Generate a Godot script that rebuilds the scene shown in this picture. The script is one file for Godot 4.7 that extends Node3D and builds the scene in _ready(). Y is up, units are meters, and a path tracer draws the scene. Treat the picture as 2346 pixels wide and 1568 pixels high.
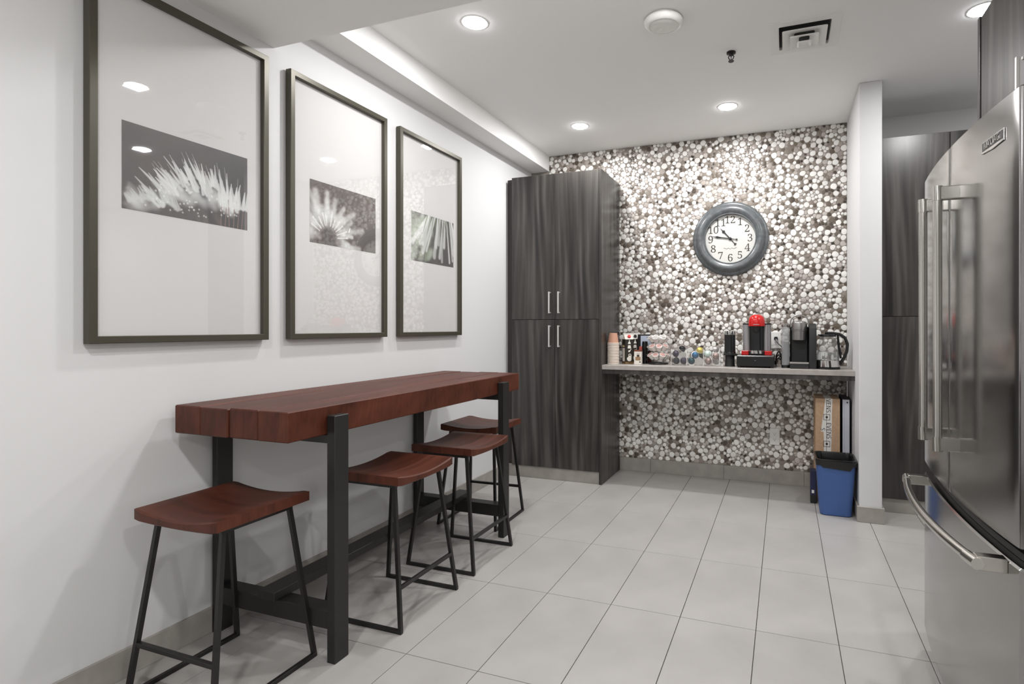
extends Node3D

# ------------------------------------------------------------------ geometry helper
class B:
	var v := PackedVector3Array()
	var xf := Transform3D()

	func tri(a: Vector3, b: Vector3, c: Vector3, out: Vector3) -> void:
		var n := (c - a).cross(b - a)
		if n.length_squared() < 1e-18:
			return
		if n.dot(out) < 0.0:
			var t := b
			b = c
			c = t
		v.push_back(xf * a)
		v.push_back(xf * b)
		v.push_back(xf * c)

	func quad(a: Vector3, b: Vector3, c: Vector3, d: Vector3, out: Vector3) -> void:
		tri(a, b, c, out)
		tri(a, c, d, out)

	func box(c: Vector3, s: Vector3, bev := 0.0) -> B:
		var h := s / 2.0
		bev = minf(bev, minf(h.x, minf(h.y, h.z)) * 0.9)
		if bev <= 0.0:
			for ax in 3:
				for sg in [-1.0, 1.0]:
					var n := Vector3.ZERO
					n[ax] = sg
					var p := []
					for q in [[-1, -1], [1, -1], [1, 1], [-1, 1]]:
						var w := Vector3.ZERO
						w[ax] = sg * h[ax]
						w[(ax + 1) % 3] = q[0] * h[(ax + 1) % 3]
						w[(ax + 2) % 3] = q[1] * h[(ax + 2) % 3]
						p.append(c + w)
					quad(p[0], p[1], p[2], p[3], n)
			return self
		for ax in 3:
			var a1 := (ax + 1) % 3
			var a2 := (ax + 2) % 3
			for sg in [-1.0, 1.0]:
				var n := Vector3.ZERO
				n[ax] = sg
				var p := []
				for q in [[-1, -1], [1, -1], [1, 1], [-1, 1]]:
					var w := Vector3.ZERO
					w[ax] = sg * h[ax]
					w[a1] = q[0] * (h[a1] - bev)
					w[a2] = q[1] * (h[a2] - bev)
					p.append(c + w)
				quad(p[0], p[1], p[2], p[3], n)
			# edges parallel to ax
			for s1 in [-1.0, 1.0]:
				for s2 in [-1.0, 1.0]:
					var p := []
					for q in [[-1.0, 0], [1.0, 0], [1.0, 1], [-1.0, 1]]:
						var w := Vector3.ZERO
						w[ax] = q[0] * (h[ax] - bev)
						w[a1] = s1 * (h[a1] - (bev if q[1] == 0 else 0.0))
						w[a2] = s2 * (h[a2] - (0.0 if q[1] == 0 else bev))
						p.append(c + w)
					var n2 := Vector3.ZERO
					n2[a1] = s1
					n2[a2] = s2
					quad(p[0], p[1], p[2], p[3], n2)
		for sx in [-1.0, 1.0]:
			for sy in [-1.0, 1.0]:
				for sz in [-1.0, 1.0]:
					var sv := Vector3(sx, sy, sz)
					tri(c + sv * (h - Vector3(0, bev, bev)), c + sv * (h - Vector3(bev, 0, bev)), c + sv * (h - Vector3(bev, bev, 0)), sv)
		return self

	func span(a: Vector3, b: Vector3, bev := 0.0) -> B:
		return box((a + b) / 2.0, (b - a).abs(), bev)

	func cap(ring: Array, out: Vector3) -> void:
		# planar ring, any simple outline
		var c := Vector3.ZERO
		for p in ring:
			c += p
		c /= ring.size()
		var u: Vector3 = (ring[0] - c).normalized()
		var nn := Vector3.ZERO
		for i in ring.size():
			nn += (ring[i] - c).cross(ring[(i + 1) % ring.size()] - c)
		nn = nn.normalized()
		var w := nn.cross(u)
		var poly := PackedVector2Array()
		for p in ring:
			poly.push_back(Vector2((p - c).dot(u), (p - c).dot(w)) * 100.0)
		var idx := Geometry2D.triangulate_polygon(poly)
		if idx.is_empty():
			for i in ring.size():
				tri(c, ring[i], ring[(i + 1) % ring.size()], out)
			return
		for i in range(0, idx.size(), 3):
			tri(ring[idx[i]], ring[idx[i + 1]], ring[idx[i + 2]], out)

	func loft(rings: Array, cap0 := true, cap1 := true) -> B:
		var n: int = rings[0].size()
		for k in rings.size() - 1:
			var ra: Array = rings[k]
			var rb: Array = rings[k + 1]
			var ca := Vector3.ZERO
			var cb := Vector3.ZERO
			for i in n:
				ca += ra[i]
				cb += rb[i]
			ca /= n
			cb /= n
			var nn := Vector3.ZERO
			for i in n:
				nn += (ra[i] - ca).cross(ra[(i + 1) % n] - ca)
			for i in n:
				var j := (i + 1) % n
				var d: Vector3 = ((rb[i] - ra[i]) + (rb[j] - ra[j]))
				var e: Vector3 = (ra[j] - ra[i]) + (rb[j] - rb[i])
				var o := e.cross(d)
				# outward if ring turns counter-clockwise about the axis
				if nn.dot(cb - ca) < 0.0 or (absf(nn.dot(cb - ca)) < 1e-14 and nn.dot(d) < 0.0):
					o = -o
				quad(ra[i], ra[j], rb[j], rb[i], o)
		var first: Array = rings[0]
		var last: Array = rings[rings.size() - 1]
		var c0 := Vector3.ZERO
		var c1 := Vector3.ZERO
		for p in first:
			c0 += p
		for p in rings[1]:
			c1 += p
		if cap0:
			cap(first, c0 / n - c1 / n)
		c0 = Vector3.ZERO
		c1 = Vector3.ZERO
		for p in last:
			c1 += p
		for p in rings[rings.size() - 2]:
			c0 += p
		if cap1:
			cap(last, c1 / n - c0 / n)
		return self

	func tube(pts: Array, r: float, n := 8, closed := false, twist := 0.0, flat := 1.0) -> B:
		var rings := []
		var m := pts.size()
		var up := Vector3.UP
		var t0: Vector3 = (pts[1] - pts[0]).normalized()
		if absf(t0.dot(up)) > 0.9:
			up = Vector3.RIGHT
		var side := t0.cross(up).normalized()
		for k in m:
			var t: Vector3
			var stretch := 1.0
			if closed:
				t = (pts[(k + 1) % m] - pts[(k + m - 1) % m]).normalized()
			elif k == 0:
				t = t0
			elif k == m - 1:
				t = (pts[k] - pts[k - 1]).normalized()
			else:
				t = ((pts[k + 1] - pts[k]).normalized() + (pts[k] - pts[k - 1]).normalized()).normalized()
				stretch = 1.0 / maxf(0.4, t.dot((pts[k] - pts[k - 1]).normalized()))
			side = (side - t * side.dot(t)).normalized()
			var w := side.cross(t)
			var ring := []
			for i in n:
				var a := TAU * (i + 0.5) / n + twist
				ring.append(pts[k] + (side * cos(a) * flat + w * sin(a)) * r * (stretch if stretch < 1.2 else stretch))
			rings.append(ring)
		if closed:
			rings.append(rings[0])
		return loft(rings, not closed, not closed)

	func rod(a: Vector3, b: Vector3, r: float, n := 8) -> B:
		return tube([a, b], r, n)

	func lathe(c: Vector3, prof: Array, n := 24, a0 := 0.0, a1 := TAU) -> B:
		for k in prof.size() - 1:
			var p: Vector2 = prof[k]
			var q: Vector2 = prof[k + 1]
			var nr := q.y - p.y
			var ny := -(q.x - p.x)
			for i in n:
				var t0 := lerpf(a0, a1, float(i) / n)
				var t1 := lerpf(a0, a1, float(i + 1) / n)
				if i == n - 1 and absf(a1 - a0 - TAU) < 1e-6:
					t1 = a0
				var d0 := Vector3(cos(t0), 0, sin(t0))
				var d1 := Vector3(cos(t1), 0, sin(t1))
				var o := (d0 + d1) * 0.5 * nr + Vector3.UP * ny
				quad(c + d0 * p.x + Vector3.UP * p.y, c + d1 * p.x + Vector3.UP * p.y, c + d1 * q.x + Vector3.UP * q.y, c + d0 * q.x + Vector3.UP * q.y, o)
		return self

	func prism(poly: Array, y0: float, y1: float, bev := 0.0) -> B:
		# poly: Array of Vector2 (x, z); extruded along y
		var mk := func(y: float, ins: float) -> Array:
			var r := []
			var m := poly.size()
			var area := 0.0
			for i in m:
				area += poly[i].cross(poly[(i + 1) % m])
			var s := 1.0 if area > 0.0 else -1.0
			for i in m:
				var p: Vector2 = poly[i]
				if ins > 0.0:
					var e0: Vector2 = (p - poly[(i + m - 1) % m]).normalized()
					var e1: Vector2 = (poly[(i + 1) % m] - p).normalized()
					var n0 := Vector2(-e0.y, e0.x) * s
					var n1 := Vector2(-e1.y, e1.x) * s
					var mid := (n0 + n1).normalized()
					p = p + mid * (ins / maxf(0.35, mid.dot(n0)))
				r.append(Vector3(p.x, y, p.y))
			return r
		if bev > 0.0:
			return loft([mk.call(y0, bev), mk.call(y0 + bev, 0.0), mk.call(y1 - bev, 0.0), mk.call(y1, bev)])
		return loft([mk.call(y0, 0.0), mk.call(y1, 0.0)])

	func mesh(angle := 35.0) -> ArrayMesh:
		var lim := cos(deg_to_rad(angle))
		var n := v.size()
		var fn := PackedVector3Array()
		fn.resize(n / 3)
		var by := {}
		for i in range(0, n, 3):
			var f := (v[i + 2] - v[i]).cross(v[i + 1] - v[i])
			fn[i / 3] = f
			for k in 3:
				var key := Vector3i((v[i + k] * 20000.0).round())
				if by.has(key):
					by[key].append(i / 3)
				else:
					by[key] = [i / 3]
		var nrm := PackedVector3Array()
		nrm.resize(n)
		for i in n:
			var own: Vector3 = fn[i / 3].normalized()
			var s := Vector3.ZERO
			for f in by[Vector3i((v[i] * 20000.0).round())]:
				if fn[f].normalized().dot(own) >= lim:
					s += fn[f]
			nrm[i] = s.normalized()
		var arr := []
		arr.resize(Mesh.ARRAY_MAX)
		arr[Mesh.ARRAY_VERTEX] = v
		arr[Mesh.ARRAY_NORMAL] = nrm
		var m := ArrayMesh.new()
		m.add_surface_from_arrays(Mesh.PRIMITIVE_TRIANGLES, arr)
		return m

# ------------------------------------------------------------------ scene helpers
var names := {}
var rng := RandomNumberGenerator.new()
var M := {}

func numbered(called: String) -> String:
	var k: int = names.get(called, 0)
	names[called] = k + 1
	return called if k == 0 else "%s_%03d" % [called, k]

func tag(o: Node, label := "", category := "", group := "", kind := "") -> Node:
	if label: o.set_meta("label", label)
	if category: o.set_meta("category", category)
	if group: o.set_meta("group", group)
	if kind: o.set_meta("kind", kind)
	return o

func thing(called: String, at: Vector3, label: String, category: String, group := "", turn := 0.0) -> Node3D:
	var o := Node3D.new()
	o.name = numbered(called)
	add_child(o)
	o.position = at
	o.rotation.y = turn
	tag(o, label, category, group)
	return o

func part(called: String, b, m: Material, parent: Node, label := "") -> MeshInstance3D:
	var o := MeshInstance3D.new()
	o.name = called
	o.mesh = b.mesh() if b is B else b
	o.material_override = m
	parent.add_child(o, true)
	if label: o.set_meta("label", label)
	return o

func struct(called: String, b, m: Material) -> MeshInstance3D:
	var o := part(numbered(called), b, m, self)
	o.set_meta("kind", "structure")
	return o

func copy(o: Node3D, base: String, label := "") -> Node3D:
	var c: Node3D = o.duplicate()
	c.name = numbered(base)
	add_child(c)
	if label: c.set_meta("label", label)
	return c

func rgb(r: float, g: float, b: float) -> Color:
	return Color(r / 255.0, g / 255.0, b / 255.0)

func mat(c: Color, rough := 0.5, metal := 0.0, spec := 0.5) -> StandardMaterial3D:
	var m := StandardMaterial3D.new()
	m.albedo_color = c
	m.roughness = rough
	m.metallic = metal
	m.metallic_specular = spec
	return m

func glass(c: Color, a := 0.05, rough := 0.02) -> StandardMaterial3D:
	var m := mat(c, rough)
	m.albedo_color.a = a
	m.transparency = BaseMaterial3D.TRANSPARENCY_ALPHA
	return m

func tex(img: Image) -> ImageTexture:
	return ImageTexture.create_from_image(img)

# streaky wood: stripes run along the picture's vertical; it repeats without a seam
func grain(cols: Array, sd: int, coarse: float, fine: float, amount_fine: float, wave := 0.0) -> Image:
	var w := 384
	var h := 384
	var n1 := FastNoiseLite.new()
	n1.seed = sd
	n1.frequency = 1.0
	n1.fractal_octaves = 2
	var n2 := FastNoiseLite.new()
	n2.seed = sd + 7
	n2.frequency = 1.0
	n2.fractal_octaves = 3
	var g := Gradient.new()
	g.offsets = PackedFloat32Array()
	g.colors = PackedColorArray()
	for i in cols.size():
		g.add_point(float(i) / (cols.size() - 1), cols[i])
	var lut := []
	for i in 256:
		lut.append(g.sample(i / 255.0))
	var img := Image.create(w, h, false, Image.FORMAT_RGB8)
	for y in h:
		var ay := TAU * y / h
		var cy := cos(ay)
		var sy := sin(ay)
		for x in w:
			var ax := TAU * x / w
			var bend := wave * sin(ay + 2.0 * ax)
			var cx := cos(ax + bend)
			var sx := sin(ax + bend)
			var a := n1.get_noise_3d(cx * coarse + cy * 0.35, sx * coarse + sy * 0.35, cy * 0.5)
			var b := n2.get_noise_3d(cx * fine + cy * 0.8, sx * fine + sy * 0.8, sy * 0.9)
			var t := clampf(0.5 + a * (1.0 - amount_fine) * 1.1 + b * amount_fine, 0.0, 1.0)
			img.set_pixel(x, y, lut[int(t * 255.0)])
	return img

func wood(img: Image, sc: Vector3, rough: float, spec := 0.5) -> StandardMaterial3D:
	var m := mat(Color.WHITE, rough, 0.0, spec)
	m.albedo_texture = tex(img)
	m.uv1_triplanar = true
	m.uv1_scale = sc
	m.uv1_triplanar_sharpness = 8.0
	return m

func mottle(c0: Color, c1: Color, sd: int, freq: float, size := 256) -> NoiseTexture2D:
	var t := NoiseTexture2D.new()
	var n := FastNoiseLite.new()
	n.seed = sd
	n.frequency = freq
	n.fractal_octaves = 4
	t.noise = n
	t.width = size
	t.height = size
	t.seamless = true
	var g := Gradient.new()
	g.set_color(0, c0)
	g.set_color(1, c1)
	t.color_ramp = g
	return t

func text_mesh(s: String, size: float, depth: float, serif := false) -> TextMesh:
	var t := TextMesh.new()
	var f := SystemFont.new()
	f.font_names = PackedStringArray(["Droid Serif" if serif else "Droid Sans"])
	t.font = f
	t.text = s
	t.font_size = 48
	t.pixel_size = size / 48.0
	t.depth = depth
	t.curve_step = 2.0
	return t

const H := 2.755      # ceiling
const XL := -2.165    # left wall
const ZB := -4.55     # back wall

func _ready() -> void:
	rng.seed = 11
	# ---------------------------------------------------------------- camera
	var cam := Camera3D.new()
	cam.name = "camera"
	cam.projection = Camera3D.PROJECTION_FRUSTUM
	cam.near = 0.05
	cam.far = 60.0
	var f := 1262.68
	cam.size = 1568.0 / f * cam.near
	cam.frustum_offset = Vector2(-167.0 / f, -33.7 / f) * cam.near
	cam.position = Vector3(0, 1.22, 0)
	cam.rotation.y = deg_to_rad(19.925)
	add_child(cam)
	cam.current = true
	# ---------------------------------------------------------------- environment
	var we := WorldEnvironment.new()
	we.name = "environment"
	var env := Environment.new()
	env.background_mode = Environment.BG_COLOR
	env.background_color = Color(1.0, 0.99, 0.97)
	env.background_energy_multiplier = 1.2
	env.tonemap_mode = Environment.TONE_MAPPER_LINEAR
	env.tonemap_exposure = 1.36
	env.sdfgi_enabled = true
	env.ssao_enabled = true
	env.ssil_enabled = true
	we.environment = env
	add_child(we)
	materials()
	shell()
	floor_tiles()
	mosaic()
	lights()
	cabinets()
	pictures()
	table()
	stools()
	fridge()
	counter()
	clock()
	ceiling_things()
	counter_things()
	under_counter()

func materials() -> void:
	M.wall = mat(rgb(209, 209, 209), 0.6, 0, 0.4)
	M.ceil = mat(rgb(243, 243, 242), 0.8, 0, 0.3)
	M.base = mat(Color.WHITE, 0.45)
	M.base.albedo_texture = mottle(rgb(144, 140, 134), rgb(164, 159, 153), 3, 0.02)
	M.base.uv1_triplanar = true
	M.base.uv1_scale = Vector3(1.5, 1.5, 1.5)
	M.grout = mat(rgb(92, 86, 80), 0.9)
	M.tile = []
	for k in 4:
		var t := mat(Color.WHITE, 0.32, 0, 0.5)
		var d := [0, 3, -3, 1][k] as int
		t.albedo_texture = mottle(rgb(155 + d, 152 + d, 149 + d), rgb(165 + d, 162 + d, 159 + d), 20 + k, 0.008)
		t.uv1_triplanar = true
		t.uv1_scale = Vector3(1.3, 1.3, 1.3)
		M.tile.append(t)
	M.laminate_img = grain([rgb(38, 36, 34), rgb(54, 51, 49), rgb(65, 62, 59), rgb(84, 80, 77)], 5, 1.6, 26.0, 0.3)
	M.laminate = wood(M.laminate_img, Vector3(1.7, 0.35, 1.7), 0.36, 0.5)
	M.laminate2 = wood(M.laminate_img, Vector3(1.7, 0.35, 1.7), 0.36, 0.5)
	M.laminate2.uv1_offset = Vector3(0.37, 0.2, 0.61)
	M.laminate3 = wood(M.laminate_img, Vector3(1.7, 0.35, 1.7), 0.3, 0.5)
	M.laminate3.uv1_offset = Vector3(0.73, 0.55, 0.11)
	M.carcass = mat(rgb(52, 48, 45), 0.6)
	M.nickel = mat(rgb(222, 220, 216), 0.5, 0.7)
	var red := grain([rgb(76, 38, 26), rgb(98, 51, 36), rgb(108, 57, 41), rgb(124, 69, 51)], 21, 1.4, 22.0, 0.4, 0.02)
	M.beam = []
	for k in 4:
		var w := wood(red, Vector3(1.9, 1.9, 0.42), 0.46, 0.35)
		w.uv1_offset = Vector3(0.27 * k, 0.31 * k, 0.17 * k)
		w.albedo_color = [rgb(206, 206, 200), rgb(190, 190, 186), rgb(202, 200, 196), rgb(200, 198, 190)][k]
		M.beam.append(w)
	M.seat = wood(red, Vector3(1.6, 1.6, 0.6), 0.45, 0.38)
	M.seat2 = wood(red, Vector3(1.6, 1.6, 0.6), 0.45, 0.38)
	M.seat.albedo_color = rgb(202, 204, 202)
	M.seat2.albedo_color = rgb(196, 202, 202)
	M.seat2.uv1_offset = Vector3(0.4, 0.2, 0.5)
	M.black_metal = mat(rgb(27, 27, 26), 0.45, 0.0, 0.5)
	M.stool_metal = mat(rgb(24, 23, 22), 0.4, 0.0, 0.5)
	M.frame = mat(rgb(74, 70, 59), 0.38, 0.35)
	M.matboard = mat(rgb(203, 201, 200), 0.9)
	M.pane = glass(rgb(255, 255, 255), 0.03, 0.015)
	M.steel = mat(rgb(168, 167, 166), 0.15, 1.0)
	M.steel.anisotropy_enabled = false
	M.steel_bright = mat(rgb(205, 202, 197), 0.2, 1.0)
	M.steel_dull = mat(rgb(150, 148, 146), 0.36, 0.9)
	M.fridge_dark = mat(rgb(46, 46, 46), 0.5)
	M.plastic_black = mat(rgb(22, 22, 23), 0.3)
	M.plastic_soft = mat(rgb(34, 34, 35), 0.5)
	M.plastic_white = mat(rgb(232, 231, 228), 0.4)
	M.chrome = mat(rgb(215, 214, 212), 0.1, 1.0)
	M.counter = mat(Color.WHITE, 0.32)
	M.counter.albedo_texture = mottle(rgb(158, 152, 147), rgb(176, 170, 165), 40, 0.03)
	M.counter.uv1_triplanar = true
	M.counter.uv1_scale = Vector3(2, 2, 2)
	M.red = mat(rgb(190, 28, 28), 0.22)
	M.clear = glass(rgb(240, 244, 244), 0.02, 0.02)
	M.foil = mat(rgb(210, 208, 206), 0.35, 0.8)

# ------------------------------------------------------------------ the room
func shell() -> void:
	# floor under the tiles
	struct("floor", B.new().span(Vector3(XL - 0.1, -0.12, ZB - 0.1), Vector3(4.6, -0.006, -1.35)).span(Vector3(XL - 0.1, -0.12, -1.35), Vector3(1.42, -0.006, 2.7)), M.grout)
	struct("wall_left", B.new().span(Vector3(XL - 0.1, -0.006, ZB - 0.1), Vector3(XL, H + 0.1, 2.7)), M.wall)
	struct("wall_passage", B.new().span(Vector3(0.568, -0.006, ZB - 0.1), Vector3(4.6, H + 0.1, ZB)), M.wall)
	struct("wall_partition", B.new().span(Vector3(0.44, -0.006, ZB), Vector3(0.568, H, -3.84), 0.004), M.wall)
	struct("wall_right", B.new().span(Vector3(1.32, -0.006, -2.625), Vector3(4.6, H + 0.1, -1.35)), M.wall)
	struct("wall_end", B.new().span(Vector3(4.5, -0.006, ZB), Vector3(4.6, H + 0.1, -2.625)), M.wall)
	struct("wall_front", B.new().span(Vector3(XL, -0.006, 2.6), Vector3(1.42, H + 0.1, 2.7)), M.wall)
	# wide window added out of view, right of the camera, for soft fill light
	var wf := B.new()
	wf.span(Vector3(1.32, -0.006, -1.35), Vector3(1.42, 0.45, 2.6))
	wf.span(Vector3(1.32, 2.38, -1.35), Vector3(1.42, H + 0.1, 2.6))
	wf.span(Vector3(1.32, 0.45, -1.35), Vector3(1.42, 2.38, -0.95))
	wf.span(Vector3(1.32, 0.45, 2.3), Vector3(1.42, 2.38, 2.6))
	struct("wall_added_window", wf, M.wall)
	var wn := Node3D.new()
	wn.name = "added_window_1"
	wn.set_meta("kind", "structure")
	add_child(wn)
	for z0 in [-0.93, 0.14, 1.21, 2.28]:
		part("mullion", B.new().span(Vector3(1.34, 0.45, z0 - 0.02), Vector3(1.39, 2.38, z0 + 0.02)), M.plastic_white, wn)
	for y in [0.47, 2.36]:
		part("added_window_rail", B.new().span(Vector3(1.34, y - 0.02, -0.91), Vector3(1.39, y + 0.02, 2.26)), M.plastic_white, wn)
	for z0 in [-0.91, 0.16, 1.23]:
		part("pane", B.new().span(Vector3(1.362, 0.49, z0), Vector3(1.368, 2.34, z0 + 1.03)), M.pane, wn)
	# the ceiling has a real hole for the air duct
	struct("ceiling", B.new().span(Vector3(XL - 0.1, H, ZB - 0.1), Vector3(-0.03, H + 0.1, -1.35)).span(Vector3(0.222, H, ZB - 0.1), Vector3(4.6, H + 0.1, -1.35)).span(Vector3(-0.03, H, ZB - 0.1), Vector3(0.222, H + 0.1, -3.236)).span(Vector3(-0.03, H, -2.984), Vector3(0.222, H + 0.1, -1.35)).span(Vector3(XL - 0.1, H, -1.35), Vector3(1.42, H + 0.1, 2.7)), M.ceil)
	struct("ceiling_lowered", B.new().span(Vector3(XL, 2.48, -1.86), Vector3(1.32, H, 2.6)), M.ceil)
	struct("ceiling_soffit", B.new().span(Vector3(XL, 2.62, ZB), Vector3(-1.99, H, -1.86)), M.ceil)
	# skirting of grey porcelain, in lengths
	var bl := Node3D.new()
	bl.name = "baseboard_left"
	bl.set_meta("kind", "structure")
	add_child(bl)
	var z := -4.04
	while z < 2.59:
		var z1 := minf(z + 0.6, 2.6)
		part("skirting_tile", B.new().span(Vector3(XL, 0.0, z + 0.0008), Vector3(XL + 0.011, 0.1, z1 - 0.0008), 0.0015), M.base, bl)
		z = z1
	var bb := Node3D.new()
	bb.name = "baseboard_back"
	bb.set_meta("kind", "structure")
	add_child(bb)
	for s in [[-1.326, -1.06], [-1.06, -0.46], [-0.46, 0.14], [0.14, 0.438]]:
		part("skirting_tile", B.new().span(Vector3(s[0] + 0.0008, 0.0, ZB), Vector3(s[1] - 0.0008, 0.11, ZB + 0.012), 0.0015), M.base, bb)
	var bp := Node3D.new()
	bp.name = "baseboard_partition"
	bp.set_meta("kind", "structure")
	add_child(bp)
	part("skirting_tile", B.new().span(Vector3(0.427, 0, -3.84), Vector3(0.581, 0.098, -3.828), 0.0015), M.base, bp)
	part("skirting_tile", B.new().span(Vector3(0.427, 0, ZB + 0.014), Vector3(0.44, 0.098, -3.8405), 0.0015), M.base, bp)
	part("skirting_tile", B.new().span(Vector3(0.568, 0, -4.08), Vector3(0.581, 0.098, -3.8405), 0.0015), M.base, bp)

func floor_tiles() -> void:
	var fl := get_node("floor")
	var xs := []
	var x := -1.024 - 0.305 * 4
	while x < 2.4:
		xs.append(x)
		x += 0.305
	var zs := []
	var z := -2.319 - 0.611 * 4
	while z < 1.3:
		zs.append(z)
		z += 0.611
	var g := 0.0014
	var full := B.new().box(Vector3.ZERO, Vector3(0.305 - 2 * g, 0.006, 0.611 - 2 * g), 0.0008).mesh()
	var k := 0
	for i in xs.size() - 1:
		for j in zs.size() - 1:
			var x0: float = maxf(xs[i], XL) + g
			var x1: float = minf(xs[i + 1], 1.32 if zs[j] > -2.0 else 2.6) - g
			var z0: float = maxf(zs[j], ZB) + g
			var z1: float = zs[j + 1] - g
			if x1 - x0 < 0.01 or z1 - z0 < 0.01:
				continue
			var whole := absf(x1 - x0 - (0.305 - 2 * g)) < 1e-4 and absf(z1 - z0 - (0.611 - 2 * g)) < 1e-4
			var m: Mesh = full if whole else B.new().box(Vector3.ZERO, Vector3(x1 - x0, 0.006, z1 - z0), 0.0008).mesh()
			k += 1
			var o := part("tile", m, M.tile[(i * 7 + j * 3 + k) % 4], fl)
			o.position = Vector3((x0 + x1) / 2, -0.003, (z0 + z1) / 2)

# ------------------------------------------------------------------ pebble wall
func mosaic() -> void:
	var wall := struct("wall_back", B.new().span(Vector3(XL, -0.006, ZB - 0.1), Vector3(0.44, H, ZB)), mat(rgb(140, 133, 126), 0.85))
	var px := PackedFloat32Array()
	var py := PackedFloat32Array()
	var pr := PackedFloat32Array()
	var pk := PackedInt32Array()
	var grid := {}
	var cs := 0.05
	var x0 := -1.99
	var x1 := 0.438
	var y0 := 0.111
	var y1 := H - 0.001
	# [tries, smallest, largest radius, how near others may come, kind]
	var passes := [[1700, 0.0178, 0.0228, 1.0, 0], [1700, 0.013, 0.017, 0.99, 0], [2000, 0.0155, 0.0195, 0.97, 1], [5000, 0.0096, 0.0124, 0.97, 0], [8000, 0.0112, 0.0152, 0.95, 1], [1500, 0.0078, 0.0098, 0.95, 0], [10000, 0.008, 0.011, 0.93, 1], [15000, 0.0056, 0.008, 0.9, 2]]
	for ps in passes:
		for t in ps[0]:
			var x := rng.randf_range(x0, x1)
			var y := rng.randf_range(y0, y1)
			var r := rng.randf_range(ps[1], ps[2])
			if x < -1.36 and y < 2.4:
				continue
			x = clampf(x, x0 + r * 0.8, x1 - r * 0.8)
			y = clampf(y, y0 + r * 0.8, y1 - r * 0.8)
			var gx := int(floor(x / cs))
			var gy := int(floor(y / cs))
			var ok := true
			for a in range(gx - 1, gx + 2):
				for b in range(gy - 1, gy + 2):
					var cell = grid.get(Vector2i(a, b))
					if cell == null:
						continue
					for i in cell:
						var dx: float = px[i] - x
						var dy: float = py[i] - y
						var lim: float = (pr[i] + r) * ps[3]
						if dx * dx + dy * dy < lim * lim:
							ok = false
							break
					if not ok:
						break
				if not ok:
					break
			if not ok:
				continue
			var key := Vector2i(gx, gy)
			if grid.has(key):
				grid[key].append(px.size())
			else:
				grid[key] = [px.size()]
			px.push_back(x)
			py.push_back(y)
			pr.push_back(r)
			pk.push_back(ps[4])
	# colours of the stones: porcelain white and three kinds of brown and grey stone
	var pal := [rgb(238, 236, 232), rgb(229, 226, 222), rgb(188, 181, 175), rgb(166, 157, 150), rgb(138, 128, 119), rgb(106, 95, 84), rgb(82, 72, 62), rgb(58, 50, 44)]
	var mats := []
	for i in pal.size():
		var m := mat(pal[i], 0.25 if i < 2 else 0.42)
		mats.append(m)
	var patch := FastNoiseLite.new()
	patch.seed = 4
	patch.frequency = 5.0
	var order := range(px.size())
	order.sort_custom(func(a, b): return pr[a] > pr[b])
	var vs := PackedVector3Array()
	var ns := PackedVector3Array()
	var cl := PackedColorArray()
	var dirs := []
	var nd := 12
	for k in nd:
		dirs.append(Vector2(cos(TAU * k / nd), sin(TAU * k / nd)))
	var made := 0
	for i in order:
		var x: float = px[i]
		var y: float = py[i]
		var r: float = pr[i]
		var capr: float = r * (1.2 if pk[i] == 0 else 1.75)
		var rad := PackedFloat32Array()
		rad.resize(nd)
		for k in nd:
			var lim := capr * (1.0 + 0.06 * sin(2.0 * TAU * k / nd + i))
			var d: Vector2 = dirs[k]
			if d.x > 0.01: lim = minf(lim, (x1 - x) / d.x)
			if d.x < -0.01: lim = minf(lim, (x0 - x) / d.x)
			if d.y > 0.01: lim = minf(lim, (y1 - y) / d.y)
			if d.y < -0.01: lim = minf(lim, (y0 - y) / d.y)
			rad[k] = lim
		var gx := int(floor(x / cs))
		var gy := int(floor(y / cs))
		for a in range(gx - 1, gx + 2):
			for b in range(gy - 1, gy + 2):
				var cell = grid.get(Vector2i(a, b))
				if cell == null:
					continue
				for j in cell:
					if j == i:
						continue
					var dx: float = px[j] - x
					var dy: float = py[j] - y
					var dd := dx * dx + dy * dy
					if dd > 0.0064:
						continue
					var dist := sqrt(dd)
					var w := 1.0
					var half: float = (dd + (r * r - pr[j] * pr[j]) * w) / (2.0 * dist) - 0.0009
					half = maxf(half, 0.002)
					for k in nd:
						var c: float = (dirs[k].x * dx + dirs[k].y * dy) / dist
						if c > 0.15:
							rad[k] = minf(rad[k], half / c)
		var ci := 0
		if pk[i] == 0:
			ci = 0 if rng.randf() < 0.75 else 1
		elif pk[i] == 1:
			var q := rng.randf() + patch.get_noise_2d(x, y) * 0.45
			ci = 2 if q < 0.28 else 3 if q < 0.5 else 4 if q < 0.66 else 5 if q < 0.88 else 6
		else:
			ci = [3, 5, 6, 7, 2, 4, 2][rng.randi() % 7]
		var tone: Color = pal[ci].srgb_to_linear()
		var sh := rng.randf_range(0.9, 1.1)
		tone = Color(tone.r * sh, tone.g * sh, tone.b * sh)
		var hgt := 0.003
		var tp := PackedVector3Array()
		var np := PackedVector3Array()
		var top := []
		var low := []
		for k in nd:
			var rr: float = (rad[k] * 2.0 + rad[(k + 1) % nd] + rad[(k + nd - 1) % nd]) * 0.25
			rr = minf(rr, rad[k])
			var d := Vector3(dirs[k].x, dirs[k].y, 0)
			low.append([d * rr, (d + Vector3(0, 0, 0.6)).normalized()])
			top.append([d * maxf(rr - 0.0014, rr * 0.82) + Vector3(0, 0, hgt), (d * 0.12 + Vector3(0, 0, 1)).normalized()])
		for k in nd:
			var j := (k + 1) % nd
			for q in [[[Vector3(0, 0, hgt + 0.0004), Vector3(0, 0, 1)], top[j], top[k]], [top[k], top[j], low[j]], [top[k], low[j], low[k]]]:
				for e in q:
					tp.push_back(e[0])
					np.push_back(e[1])
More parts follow.
